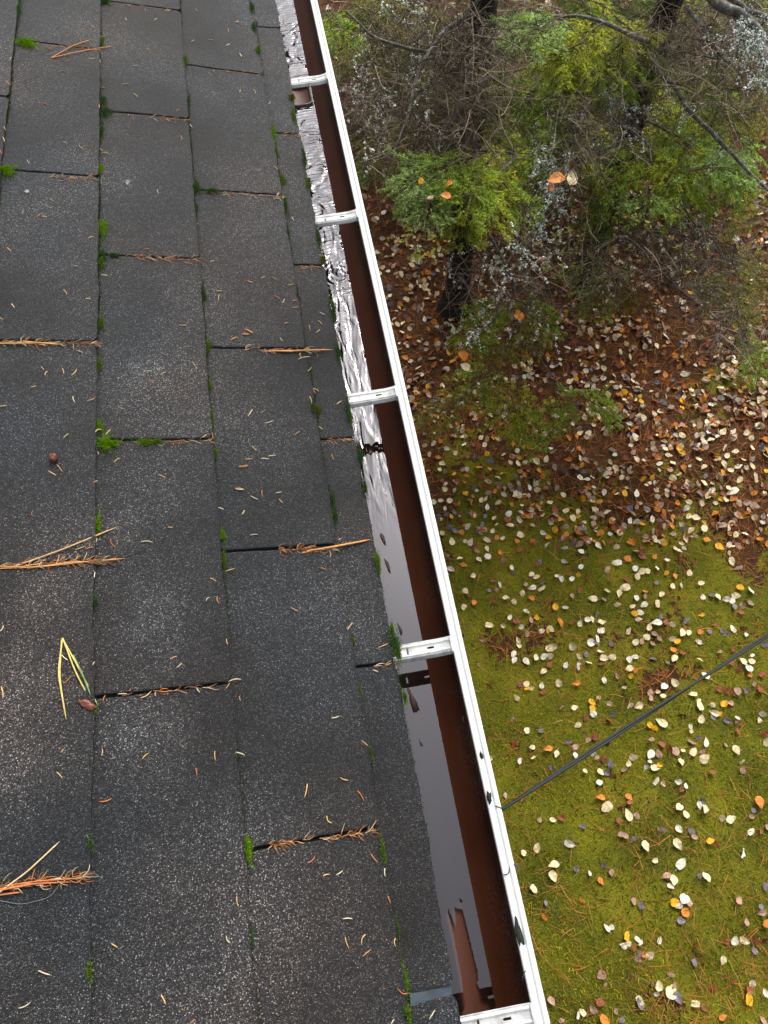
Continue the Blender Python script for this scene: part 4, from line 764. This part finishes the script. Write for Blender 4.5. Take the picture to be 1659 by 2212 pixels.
# leaves caught high in the twigs
for x, y, z, k, L, lab in ((1205, 385, -1.0, 'o', 30, 'bright orange leaf caught in the lichened twigs'), (1236, 388, -1.0, 'c', 26, 'curled cream leaf beside the orange one in the lichened twigs'), (1190, 405, -1.05, 'r', 22, 'rust leaf tucked under the orange leaf in the twigs'), (1122, 683, -1.6, 'o', 24, 'round orange leaf hanging below the lichen fan'), (1000, 768, -1.7, 'o', 24, 'orange leaf resting on the low green bough'), (1007, 793, -1.7, 'c', 20, 'cream leaf hanging beneath an orange leaf on the low bough'), (965, 423, -.93, 'o', 20, 'torn orange leaf lying on the green bough near the gutter'), (972, 395, -.95, 'o', 14, 'small orange leaf on the crest of the green bough'), (930, 427, -.93, 'p', 15, 'pinkish leaf on the left tip of the green bough'), (984, 140, -1.0, 'c', 14, 'single cream leaf snagged on the dead twigs at upper left'), (910, 390, -.95, 'y', 13, 'slim yellow leaf on the left tip of the green bough')):
    P = on_z(x, y, z+.03); o = add('caught_leaf', LM[k, random.randrange(9)], None, P); o.scale = (L*np.linalg.norm(P-CAM)/1557,)*3; o.rotation_euler = (rng.normal()*.2-.25, rng.normal()*.2, rng.uniform(0, 6)); tag(o, lab, 'leaf')

# ------------------------------------------------------------------ cable
cab = empty('cable', on_z(1085, 1748, -.36)); off = np.array(cab.location); tag(cab, 'black twin strand cable slanting from under the gutter across the lawn', 'cable')
a_, b_ = on_z(1075, 1755, -.36), on_z(1659, 1372, -.56); dcab = b_-a_; 
for k_, s_ in enumerate((-1, 1)):
    pts = []
    for t_ in np.linspace(-.45, 2.4, 240):
        p = a_+dcab*t_+np.array([0, 0, .030*math.sin(PI*min(max(t_, 0), 1))*1.0]); 
        tw = t_*26; p = p+np.array([0, math.cos(tw*.18+s_*PI/2), math.sin(tw*.18+s_*PI/2)])*.0023; pts.append(p)
    v, q = tube(np.array(pts), .0025, 8); o = add('strand', mesh('strand', v-off, q, M_CABLE, True), cab)

# ------------------------------------------------------------------ needles on the roof
zones = {'A': (0, 0, .3307), 'B': (0, 493.7, .3307), 'C': (0, 1069.8, .3307), 'D': (0, 1618, .3307), 'E': (493.7, 1097, .2645), 'F': (466.3, 1645.7, .2976), 'G': (493.7, 493.7, .5185), 'H': (493.7, 0, .2728)}
ND = {'A': "595,170,612,182;535,185,550,200;820,120,828,136;1008,135,1028,122;1275,58,1292,74;1485,188,1490,212;1535,148,1560,142;1250,278,1275,265;1358,258,1396,265;1478,300,1502,290;1565,350,1578,376;952,318,978,332;865,432,900,430;800,552,842,550;872,612,900,638;580,383,618,385;432,398,462,400;395,468,430,472;652,395,660,415;280,678,314,688;655,574,684,575;645,685,648,710;415,928,440,940;515,948,550,978;665,998,702,1003;650,972,672,990;178,1046,194,1072;1152,730,1172,715;1178,890,1185,915;1228,655,1245,650;1240,815,1256,836;1028,1240,1040,1268;325,1300,350,1318;145,1395,158,1374;272,1417,310,1418;245,1420,268,1402;578,1560,612,1550;940,1630,980,1625;1282,1475,1295,1458;45,1620,70,1645;28,830,40,855;18,900,28,930;5,985,15,1010;32,530,74,562;68,395,80,378",
 'B': "415,402,438,436;558,461,594,464;662,308,704,310;75,494,96,522;1,582,25,595;480,243,508,250;1372,218,1400,210;1616,342,1650,354;1410,412,1452,411;1430,435,1428,472;1598,658,1650,688;1580,690,1628,690;1508,732,1548,710;1165,632,1222,633;1255,872,1278,905;1048,958,1085,940;966,988,1002,1000;936,938,996,935;1648,1185,1622,1228;270,903,288,926;296,962,312,936;408,915,416,952;468,960,502,920;203,1038,236,1030;500,800,540,814;476,1098,492,1140;570,1126,620,1108;0,1165,46,1158;416,1370,452,1342;690,1350,722,1314;624,1334,668,1318;1318,1368,1350,1346;1386,1335,1390,1378;748,1530,786,1503;1032,1606,1082,1628;374,1546,408,1592;315,1586,368,1616;605,1660,642,1645;1558,1560,1622,1550;1538,1700,1594,1708;640,1460,645,1480",
 'C': "206,132,220,104;1097,212,1130,216;1422,82,1462,96;1586,126,1596,98;920,308,998,312;720,288,758,344;496,358,554,336;562,356,614,340;626,312,634,280;1472,500,1534,480;1370,545,1410,566;1346,692,1368,668;1420,662,1430,706;1116,1072,1156,1052;1153,1128,1190,1098;1478,940,1486,976;1500,1215,1575,1205;1476,1265,1500,1228;1562,1312,1572,1345;415,1232,472,1178;8,1250,20,1330;674,1348,688,1308;606,1112,622,1088;616,540,622,502;404,1046,446,1080;0,890,22,852;920,1325,988,1280;1040,1282,1120,1275;1285,1258,1305,1288;770,1300,830,1298;1018,1285,1020,1315",
 'D': "400,24,415,0;662,46,668,0;930,66,972,28;1404,14,1408,78;1540,22,1600,42;370,150,410,190;1276,124,1286,176;650,344,732,322;250,1446,330,1476;122,1692,204,1650;1052,1608,1082,1668;728,1270,766,1294;1478,1222,1504,1266;1546,958,1558,1034;1240,1795,1276,1764",
 'E': "176,226,242,220;744,490,804,508;508,818,568,850;972,998,1014,938;1224,1144,1300,1110;1176,1326,1220,1342;0,1420,102,1402;838,1718,900,1702;1084,1900,1146,1952;894,266,916,252;1366,1320,1374,1292",
 'F': "900,114,962,134;662,158,642,260;1026,210,1074,288;804,392,844,446;664,736,720,682;1122,664,1176,734;776,830,824,818;872,822,922,788;1226,772,1226,832;1246,974,1266,1026;918,1140,990,1140;936,1272,962,1350;1086,1252,1058,1328;1064,1410,1122,1360;1302,1280,1304,1340;1316,1640,1402,1678;1546,1866,1588,1800;1270,1902,1294,1866;376,640,410,610",
 'G': "78,218,102,226;134,208,152,200;180,204,200,215;246,238,270,232;190,280,214,296;222,312,232,294;264,304,288,300;264,330,290,328;232,398,250,394;66,420,104,438;55,441,86,442;8,466,36,452;214,456,226,470;380,350,400,360;372,385,388,400;336,404,340,426;366,434,382,422;66,510,90,503;290,546,340,536;300,520,304,540;330,596,344,580;350,668,376,680;346,668,360,690;336,700,346,732;346,756,358,734;450,734,470,720;80,784,98,756;132,768,144,760;152,812,186,800;276,862,298,846;98,906,118,928;72,963,100,962;40,994,84,988;134,960,168,962;164,950,198,946;28,1086,64,1088;90,1114,124,1130;140,1090,142,1120;196,1103,222,1098;210,1128,226,1144;56,1192,66,1174;430,942,438,964;374,826,392,838",
 'H': "50,178,80,172;190,135,222,155;85,425,102,455;195,710,212,745;90,735,95,715;0,355,8,350;310,825,330,805;355,1315,392,1350;425,1580,452,1565;500,1720,518,1748;715,2022,730,2025"}
NCOL = {'straw': (.62, .40, .16), 'orange': (.48, .17, .045), 'pale': (.60, .52, .36), 'tan': (.50, .28, .12)}
def roof_top(x, y):
    """height of the shingle surface under a picture point"""
    u_, v_ = roof_uv(x, y); lo = None
    for i_ in range(1, nC):
        if u_ <= UB[i_]: lo = i_; break
    if lo is None: lo = nC-1
    a_ = (u_-(UB[lo-1]-.012))/(UB[lo]-UB[lo-1]+.012); return TH*(.12+.88*min(max(a_, 0), 1))+surf_h(u_, v_)
def needle_geo(p0, p1, r_, sag=0.1, seg=7):
    p0 = np.array(p0, float); p1 = np.array(p1, float); d = p1-p0; L = np.linalg.norm(d); sd_ = np.cross(d/L, NR)
    b_ = rng.normal()*sag; pts = np.array([p0+d*t_+sd_*L*b_*math.sin(PI*t_)+NR*(r_*.9+.0006+L*.04*abs(math.sin(PI*t_)*rng.uniform(.2, 1))) for t_ in np.linspace(0, 1, seg)])
    rr = r_*np.array([.55]+[1.]*(seg-3)+[.85, .3]); v, q = tube(pts, rr, 5); e = len(v); return v, q
cnames = list(NCOL)
seam_n = ['left of the leftmost seam', 'on the left column', 'on the second column', 'on the third column', 'on the narrow gutter column']
def col_of(x, y):
    u_, _ = roof_uv(x, y); j_ = 0
    for t_, ub in enumerate(UB[-5:]):
        if u_ > ub: j_ = t_+1
    return min(j_, 4)
def rowname(y):
    return 'near the top' if y < 420 else 'above the third bracket' if y < 870 else 'at mid height' if y < 1400 else 'below the fourth bracket' if y < 1750 else 'near the bottom'
for zk, (ox, oy, f_) in zones.items():
    for it in ND[zk].split(';'):
        x0, y0, x1, y1 = [float(t_) for t_ in it.split(',')]; x0, x1 = ox+x0*f_, ox+x1*f_; y0, y1 = oy+y0*f_, oy+y1*f_
        h0, h1 = roof_top(x0, y0), roof_top(x1, y1); A_, B_ = on_roof(x0, y0, max(h0, h1-.002)), on_roof(x1, y1, max(h1, h0-.002))
        if np.linalg.norm(A_-B_) > .035: B_ = A_+(B_-A_)*.6
        cn = random.choices(cnames, (5, 2, 3, 3))[0]; cen_ = (A_+B_)/2; v, q = needle_geo(A_, B_, .00072)
        o = add('spruce_needle', mesh('spruce_needle', v-cen_, q, M_NEED, True, np.tile(np.array(NCOL[cn])*rng.uniform(.8, 1.2), (len(v), 1))), None, cen_)
        cx_, cy_ = (x0+x1)/2, (y0+y1)/2; dx, dy = abs(x1-x0), abs(y1-y0)
        di = 'lying across' if dx > 2*dy else 'pointing upward' if dy > 2*dx else 'slanting up rightward' if (x1-x0)*(y1-y0) < 0 else 'slanting down rightward'
        tag(o, f'{cn} needle {di} {seam_n[col_of(cx_, cy_)]}, {rowname(cy_)}', 'needle', 'loose dry needles scattered on the shingles')
# long pine needles lying in pairs
def long_needle(name, label, strands, col, r_=.0009, lift=.003, group=None):
    acc_ = []; P_ = None; root = None
    P0 = on_roof(*strands[0][0], .004); root = empty(name, P0); tag(root, label, 'pine needle', group)
    for k_, st in enumerate(strands):
        pts = np.array([on_roof(x, y, roof_top(x, y)+.001+lift*math.sin(PI*i_/(len(st)-1))) for i_, (x, y) in enumerate(st)])
        t_ = np.linspace(0, len(pts)-1, 18); Pi = np.stack([np.interp(t_, np.arange(len(pts)), pts[:, a_]) for a_ in range(3)], 1)
        for _ in range(3): Pi[1:-1] = (Pi[:-2]+2*Pi[1:-1]+Pi[2:])/4
        v, q = tube(Pi, np.concatenate([[r_*1.1], np.full(15, r_), [r_*.7, r_*.2]]), 6); add('needle', mesh('needle', v-P0, q, M_NEED, True, np.tile(np.array(col), (len(v), 1))), root)
def Z(z, x, y): ox, oy, f_ = zones[z]; return ox+x*f_, oy+y*f_
long_needle('pine_needles', 'orange pair of long pine needles spread like a V at the top left', [[Z('A', 338, 376), Z('A', 480, 295), Z('A', 690, 230)], [Z('A', 338, 378), Z('A', 520, 335), Z('A', 740, 300)]], (.55, .20, .05))
long_needle('pine_needles', 'large yellow pair of pine needles forming an upside down V beside the left seam', [[Z('C', 408, 932), Z('C', 378, 1160), Z('C', 432, 1462)], [Z('C', 402, 950), Z('C', 388, 1180), Z('C', 418, 1395)], [Z('C', 410, 935), Z('C', 490, 1150), Z('C', 614, 1385)], [Z('C', 412, 945), Z('C', 510, 1120), Z('C', 638, 1372)]], (.66, .50, .15), .0010)
long_needle('pine_needles', 'greenish pine needle lying against the large yellow pair', [[Z('C', 478, 1045), Z('C', 530, 1150), Z('C', 592, 1305)]], (.16, .30, .10), .0010)
long_needle('pine_needles', 'single tan pine needle reaching over the left seam in the middle of the roof', [[Z('C', 60, 478), Z('C', 420, 350), Z('C', 772, 204)]], (.58, .36, .16), .0012)
long_needle('pine_needles', 'flat bundle of orange pine needles lying along the left joint below the tan needle', [[Z('C', 180, 478), Z('C', 500, 440), Z('C', 822, 412)], [Z('C', 240, 470), Z('C', 480, 432), Z('C', 690, 442)], [Z('C', -20, 462), Z('C', 120, 470), Z('C', 300, 440)], [Z('C', 0, 478), Z('C', 200, 470), Z('C', 420, 455)]], (.60, .30, .10), .0008)
long_needle('pine_needles', 'straw coloured pine needle slanting up from the lowest left joint', [[Z('D', -10, 940), Z('D', 180, 800), Z('D', 392, 602)]], (.60, .48, .24), .0010)
long_needle('pine_needles', 'reddish bundle of pine needles packed along the lowest left joint', [[Z('D', -10, 900), Z('D', 250, 862), Z('D', 598, 838)], [Z('D', -10, 915), Z('D', 220, 880), Z('D', 470, 868)], [Z('D', -10, 955), Z('D', 60, 945), Z('D', 140, 935)], [Z('D', 90, 920), Z('D', 160, 885), Z('D', 280, 850)], [Z('D', -10, 925), Z('D', 120, 900), Z('D', 350, 862)]], (.46, .15, .045), .0009)
long_needle('pine_needles', 'long orange pine needles pointing from the third joint to the gutter', [[Z('E', 600, 368), Z('E', 880, 310), Z('E', 1162, 258)], [Z('E', 640, 352), Z('E', 860, 318), Z('E', 1140, 266)]], (.60, .25, .06), .0013)
long_needle('pine_needles', 'orange pine needles stretched along the second joint toward the gutter', [[Z('G', 150, 512), Z('G', 300, 508), Z('G', 434, 504)], [Z('G', 170, 508), Z('G', 250, 512), Z('G', 330, 510)]], (.58, .24, .06), .0012)
long_needle('pine_needles', 'stack of straw coloured pine needles filling the left joint above the middle of the roof', [[Z('B', -10, 745), Z('B', 200, 742), Z('B', 412, 755)], [Z('B', -10, 752), Z('B', 120, 750), Z('B', 380, 748)], [Z('B', 150, 735), Z('B', 220, 742), Z('B', 400, 760)]], (.56, .32, .11), .0008)
# thin dark hairs of beard lichen
for k_, (lab, st) in enumerate((('thin black strand of beard lichen curling right from the left joint', [Z('C', 780, 410), Z('C', 880, 385), Z('C', 1080, 280)]), ('grey strand of beard lichen looping below the lowest left joint', [Z('D', -5, 990), Z('D', 140, 1018), Z('D', 330, 970), Z('D', 405, 860)]), ('brown wisp lying across the third seam near the top', [Z('H', 95, 195), Z('H', 150, 200), Z('H', 240, 165), Z('H', 275, 120)]), ('fine upright stalk standing over the third joint', [Z('E', 700, 330), Z('E', 705, 260), Z('E', 712, 200)]))):
    pts = np.array([on_roof(x, y, roof_top(x, y)+.0012) for x, y in st]); t_ = np.linspace(0, len(pts)-1, 16); Pi = np.stack([np.interp(t_, np.arange(len(pts)), pts[:, a_]) for a_ in range(3)], 1)
    for _ in range(2): Pi[1:-1] = (Pi[:-2]+2*Pi[1:-1]+Pi[2:])/4
    v, q = tube(Pi, .0004, 4); tag(add('lichen_strand', mesh('lichen_strand', v-Pi[0], q, M_CABLE if k_ in (0, 3) else M_GREY, True), None, Pi[0]), lab, 'strand')
# litter packed in the joints
acc = Acc()
def litter(x0, y0, x1, y1, n_, w=5, L=.015, o_=.5):
    for _ in range(n_):
        t_ = rng.random(); x, y = x0+(x1-x0)*t_, y0+(y1-y0)*t_+rng.normal()*w*.42; an = math.atan2(y1-y0, x1-x0)+rng.normal()*.5
        p = on_roof(x, y, roof_top(x, y)-.001+rng.uniform(0, .003)); u_ = on_roof(x+math.cos(an)*8, y+math.sin(an)*8, roof_top(x, y))-on_roof(x, y, roof_top(x, y)); u_ /= np.linalg.norm(u_); ln = L*rng.uniform(.5, 1.1)
        v, q = needle_geo(p, p+u_*ln, .00052, .15, 5); acc.add(v, q, np.array(NCOL['orange' if rng.random() < o_ else random.choice(['straw', 'tan', 'pale'])])*rng.uniform(.22, 1.1))
for a_ in ((75, 100, 215, 107, 26), (75, 383, 210, 386, 30), (0, 741, 205, 742, 90), (0, 1224, 240, 1210, 120), (0, 1914, 190, 1893, 90), (240, 10, 380, 25, 22), (250, 247, 405, 261, 30), (270, 553, 425, 562, 46), (240, 956, 460, 953, 24), (260, 1503, 500, 1477, 14), (410, 150, 560, 161, 16), (450, 417, 605, 427, 34), (520, 754, 700, 758, 44), (600, 1188, 720, 1186, 44), (580, 1825, 810, 1797, 60), (600, 290, 640, 294, 10), (645, 576, 690, 578, 12), (700, 950, 765, 952, 16), (790, 1440, 845, 1438, 6)): litter(*a_)
tag(add('joint_litter', acc.mesh('joint_litter', M_NEED, True)), 'brown needle litter packed into the slots between shingles', 'needle litter', None, 'stuff')
# a few single bits
def blob(name, label, cat, P, r_, mat, sq=(1, 1, .7), seed=0, amp=.3, az=0):
    th = np.linspace(0, PI, 12); ph = np.arange(18)*2*PI/18; V = []
    for t_ in th:
        for p_ in ph:
            d = np.array([math.sin(t_)*math.cos(p_), math.sin(t_)*math.sin(p_), math.cos(t_)]); k_ = 1+amp*MN.noise(Vector(d*1.7+Vector((seed, 0, 0)) if 0 else Vector((d[0]*1.7+seed, d[1]*1.7, d[2]*1.7)))); V.append(d*r_*k_*np.array(sq))
    i = np.arange(11)[:, None]*18; j = np.arange(18)[None]; Q = np.stack([(i+j).ravel(), (i+(j+1) % 18).ravel(), (i+18+(j+1) % 18).ravel(), (i+18+j).ravel()], 1)
    o = add(name, mesh(name, np.array(V), Q, mat, True), None, P); o.rotation_euler = (0, PITCH, az); return tag(o, label, cat)
P = on_roof(115, 989, .012); blob('spruce_bud', 'round reddish brown bud on the left shingles', 'bud', P, .0062, M_BUD, (1, 1, .8), 3, .5)
P = on_roof(*Z('C', 572, 1368), .010); blob('bark_scale', 'brown scale under the tips of the large yellow needle pair', 'bark scale', P, .007, M_BUD, (1.5, .75, .35), 5, .5, -.6)
P = on_roof(*Z('B', 290, -60), .010)
for x, y, lab in ((276, 394, 'white lichen fleck on the second column of shingles'), (58, 413, 'small white lichen fleck near the left edge')):
    A_ = Acc(); p = on_roof(x, y, roof_top(x, y)+.0012)
    for _ in range(5): lichen_tuft(p+rng.normal(size=3)*.0012, .0028, A_)
    me = A_.mesh('lichen_fleck', M_LICH); co_ = np.empty(len(me.vertices)*3, np.float32); me.vertices.foreach_get('co', co_); me.vertices.foreach_set('co', (co_.reshape(-1, 3)-p).astype(np.float32).ravel()); me.update(); tag(add('lichen_fleck', me, None, p), lab, 'lichen')

# ------------------------------------------------------------------ moss on the roof
MC = {'b': ((.090, .200, .004), (.270, .470, .012)), 'm': ((.060, .130, .010), (.190, .310, .025)), 'd': ((.035, .080, .020), (.120, .210, .060)), 'y': ((.08, .10, .008), (.24, .24, .02))}
MN_ = {'b': 'bright green', 'm': 'mid green', 'd': 'dark green', 'y': 'yellowish green'}
def moss(x, y, w_, h_, tone, dn=0.):
    """cushion with its own skirt of tiny leaves; w_, h_ are its extents in the picture"""
    w_, h_ = w_*(.80 if tone in 'by' else .58), h_*.9; x += w_*.2; c0 = on_roof(x, y, roof_top(x, y)+.0015); sc = np.linalg.norm(c0-CAM)/1557; a_, b_ = w_*sc/2*1.15+.001, h_*sc/2*1.35; u_ = np.array([CP, 0, -SP]); v_ = np.array([0, 1., 0]); ht = min(a_, b_)*.5+.0022; nr, na = 9, 30; V = []; sd_ = rng.uniform(0, 50)
    for i_ in range(nr+1):
        for k_ in range(na):
            an = 2*PI*k_/na; rr = .66*(i_/nr)*(1+.75*MN.noise(Vector((math.cos(an)*1.9+sd_, math.sin(an)*1.9, 0)))+.45*MN.noise(Vector((math.cos(an)*5+sd_, math.sin(an)*5, 0)))*(i_/nr))
            px_, py_ = a_*rr*math.cos(an), b_*rr*math.sin(an); z = ht*max(0, 1-(i_/nr)**1.7)*(1+.5*MN.noise(Vector((px_*180, py_*180, sd_))))+.0010*MN.noise(Vector((px_*500, py_*500, sd_)))-.0012; V.append(c0+u_*px_+v_*py_+NR*z)
    V = np.array(V); i = np.arange(nr)[:, None]*na; j = np.arange(na)[None]; Q = np.stack([(i+j).ravel(), (i+na+j).ravel(), (i+na+(j+1) % na).ravel(), (i+(j+1) % na).ravel()], 1)
    lo, hi = np.array(MC[tone][0]), np.array(MC[tone][1]); A_ = Acc(); A_.add(V-c0, Q, (lo*.8+hi*.2))
    n_ = int(min(6000, 1300+a_*b_*9e6)); th_ = rng.uniform(0, 2*PI, n_); rd_ = np.abs(rng.normal(0, .62, n_)); lump = 1+.35*np.sin(th_*3+sd_)+.25*np.sin(th_*7+sd_*3); qx, qy = a_*rd_*np.cos(th_)*lump, b_*rd_*np.sin(th_)*lump; hz = ht*np.clip(1-(rd_/1.1)**1.6, 0, 1)*.8; P_ = u_*qx[:, None]+v_*qy[:, None]+NR*hz[:, None]+rng.normal(size=(n_, 3))*.0005; d = rng.normal(size=(n_, 3))*.6+NR; d /= np.linalg.norm(d, axis=1)[:, None]
    L_ = rng.uniform(.0009, .0022, (n_, 1)); s_ = np.cross(d, rng.normal(size=(n_, 3))); s_ /= np.linalg.norm(s_, axis=1)[:, None]; T = np.stack([P_-s_*.0005, P_+s_*.0005, P_+d*L_], 1).reshape(-1, 3)
    cc = (lo+(hi-lo)*rng.random((n_, 1)))*rng.uniform(.6, 1.3, (n_, 1)); A_.add(T, np.arange(n_*3).reshape(-1, 3), np.repeat(cc, 3, 0))
    o = add('moss_clump', A_.mesh('moss_clump', M_MOSS), None, c0)
    u0_, _ = roof_uv(x, y); near = min(range(5), key=lambda t_: abs(UB[-5:][t_]-u0_)); edge = ['leftmost seam', 'left seam', 'middle seam', 'third seam', 'gutter edge'][near]
    shp = 'long strip' if h_ > 2.4*w_ else 'slot strip' if w_ > 2*h_ else 'cushion'; size = 'tiny' if w_*h_ < 150 else 'large' if w_*h_ > 700 else 'small'
    yb = ['level with the first', 'below the first', 'level with the second', 'below the second', 'level with the third', 'below the third', 'level with the fourth', 'below the fourth', 'well below the fourth', 'above the lowest', 'level with the lowest'][int(np.searchsorted([260, 400, 520, 720, 960, 1250, 1480, 1700, 1900, 2050], y))]
    tag(o, f'{size} {MN_[tone]} moss {shp} on the {edge}, {yb} bracket', 'moss', 'moss clumps on the roof')
for it in "50,94,38,18,b;224,4,24,12,d;39,22,11,44,d;219,89,9,18,m;220,218,13,22,d;226,242,24,22,d;10,370,30,22,b;218,280,9,28,d;217,364,6,18,b;219,493,15,34,b;397,132,12,26,m;420,404,22,28,d;455,413,34,8,d;422,453,9,26,d;405,222,8,36,d;218,550,20,18,d;218,568,13,26,m;243,552,26,6,d;218,699,9,22,m;214,788,7,24,m;214,922,9,20,b;222,958,26,32,b;242,958,22,12,b;312,955,34,9,b;338,954,22,7,m;440,636,7,28,d;447,748,15,22,m;451,834,7,18,m;457,904,6,38,m;463,978,9,22,m;210,1133,9,34,b;205,1301,6,20,d;478,1156,9,20,b;483,1208,9,32,m;202,1536,7,18,m;530,1822,10,26,b;532,1842,18,28,b;195,1823,5,18,d;193,2098,6,18,m;542,2022,6,18,d;722,1113,11,30,d;759,1384,7,15,y;814,1215,15,42,m;851,1392,26,58,d;858,1412,18,30,m;873,1507,9,26,m;775,1488,5,26,m;798,1629,8,30,d;873,2118,15,46,m;856,2003,7,32,d;826,1836,6,38,m;543,16,8,24,d;548,58,7,20,d;557,108,9,16,m;589,289,9,28,b;596,327,7,26,m;608,388,12,26,m;615,443,12,36,d;620,502,8,28,d;630,210,9,12,y;634,250,6,36,m;657,341,8,54,d;664,396,6,26,m;687,512,9,54,d;697,563,9,18,y;719,672,12,74,d;730,762,8,40,d;752,885,7,44,d;684,885,13,16,y;719,1080,7,30,d;777,983,13,32,d;787,1053,11,36,d;757,902,7,22,m;641,640,5,26,d;676,880,5,24,d;668,800,6,30,d;845,1360,9,22,m;880,2190,9,20,m".split(';'):
    x, y, w_, h_, tn = it.split(','); moss(float(x), float(y), float(w_), float(h_), tn)
# thin film of moss and dirt down every seam
acc = Acc()
for si, ub in enumerate(UB[-5:]):
    n_ = 8000
    vv = rng.uniform(-.42, 1.75, n_)*S; dens_ = np.array([.5+1.1*nz(v_, si*7., 6., 2.) for v_ in vv]); vv = vv[rng.random(n_) < dens_]; n_ = len(vv)
    for v_ in vv:
        u_ = ub+abs(rng.normal())*.0022-.0004; h_ = rng.uniform(0, .0022) if si < 4 else -rng.uniform(0, .004); p = RP(u_+edge_wob(v_, si+1.5), v_, h_); d = np.array([rng.normal()*.7, rng.normal()*.7, 0])+NR; d /= np.linalg.norm(d); s_ = np.cross(d, rng.normal(size=3)); s_ /= np.linalg.norm(s_)
        L_ = rng.uniform(.0014, .0042); acc.add(np.array([p-s_*.0008, p+s_*.0008, p+d*L_]), np.array([[0, 1, 2]]), (np.array([.022, .045, .010])+rng.random()*np.array([.05, .10, .012]))*rng.uniform(.5, 1.4))
tag(add('seam_moss', acc.mesh('seam_moss', M_MOSS)), 'thin dark green moss film creeping down the shingle seams', 'moss', None, 'stuff')

# ------------------------------------------------------------------ grit and crumbs on the lip, thin brown ovals on the water
for k_, (x, y, w_, h_, lab) in enumerate(((1040, 1632, 8, 16, 'small dark crust on the pale lip below the fourth bracket'), (1057, 1722, 14, 24, 'black lichen crust on the pale lip where the cable passes'), (1121, 2016, 16, 46, 'long black lichen crust on the pale lip near the bottom'), (1001, 1372, 5, 9, 'dark speck on the lip beside the fourth bracket'))):
    p = on_z(x, y, -.0095*S); sc = np.linalg.norm(p-CAM)/1557; blob('lichen_crust', lab, 'lichen crust', p, 1, M_SOIL, (w_*sc/2*.7, h_*sc/2*.85, .0016), k_*7+2, .9)
for k_, (x0, y0, x1, y1, lab) in enumerate(((1067, 1741, 1090, 1750, 'dark needle lying across the lip under the cable'), (1085, 1890, 1099, 1872, 'dark needle slanting over the lip above the long crust'), (1108, 1868, 1119, 1878, 'dark needle on the outer side of the lip'), (1128, 2118, 1136, 2095, 'dark needle on the inner edge of the lip below the long crust'), (1052, 1570, 1060, 1566, 'short brown needle on the lip between the lowest brackets'), (1000, 1548, 1003, 1562, 'short dark needle on the lip halfway between brackets'))):
    a_, b_ = on_z(x0, y0, -.0088*S), on_z(x1, y1, -.0085*S); v, q = needle_geo(a_, b_, .0007, .2); tag(add('dark_needle', mesh('dark_needle', v-a_, q, M_SOIL, True), None, a_), lab, 'needle')
for k_, (x, y, w_, h_, lab) in enumerate(((827, 1163, 8, 24, 'upper brown husk floating in the still water'), (837, 1221, 7, 28, 'winged brown husk floating in the water below the upper husk'), (864, 1359, 6, 22, 'brown husk floating just above the fourth bracket'), (892, 1515, 13, 44, 'long brown husk floating just below the fourth bracket reflection'), (909, 1605, 4, 13, 'tiny brown husk floating far below the fourth bracket'))):
    p = on_z(x, y, ZW+.0006); sc = np.linalg.norm(p-CAM)/1557; V = [(0, 0, .0006)]; na = 18
    for i_ in range(na):
        an = 2*PI*i_/na; r_ = 1+.18*math.sin(3*an+k_)+.1*math.sin(7*an); V.append((w_*sc/2*r_*math.cos(an)*(1-.25*math.sin(an)), h_*sc/2*1.25*r_*math.sin(an), 0))
    T = np.array([(0, 1+i_, 1+(i_+1) % na) for i_ in range(na)]); o = add('brown_oval', mesh('brown_oval', np.array(V), T, M_HUSK if 'M_HUSK' in globals() else simple('oval', (.055, .026, .022), .7), True), None, p); o.rotation_euler = (0, 0, .17)
    md = o.modifiers.new('s', 'SOLIDIFY'); md.thickness = .0006; tag(o, lab, 'oval')
print('traced leaves', len(uniq), 'scatter', cnt, 'objects', len(bpy.data.objects))
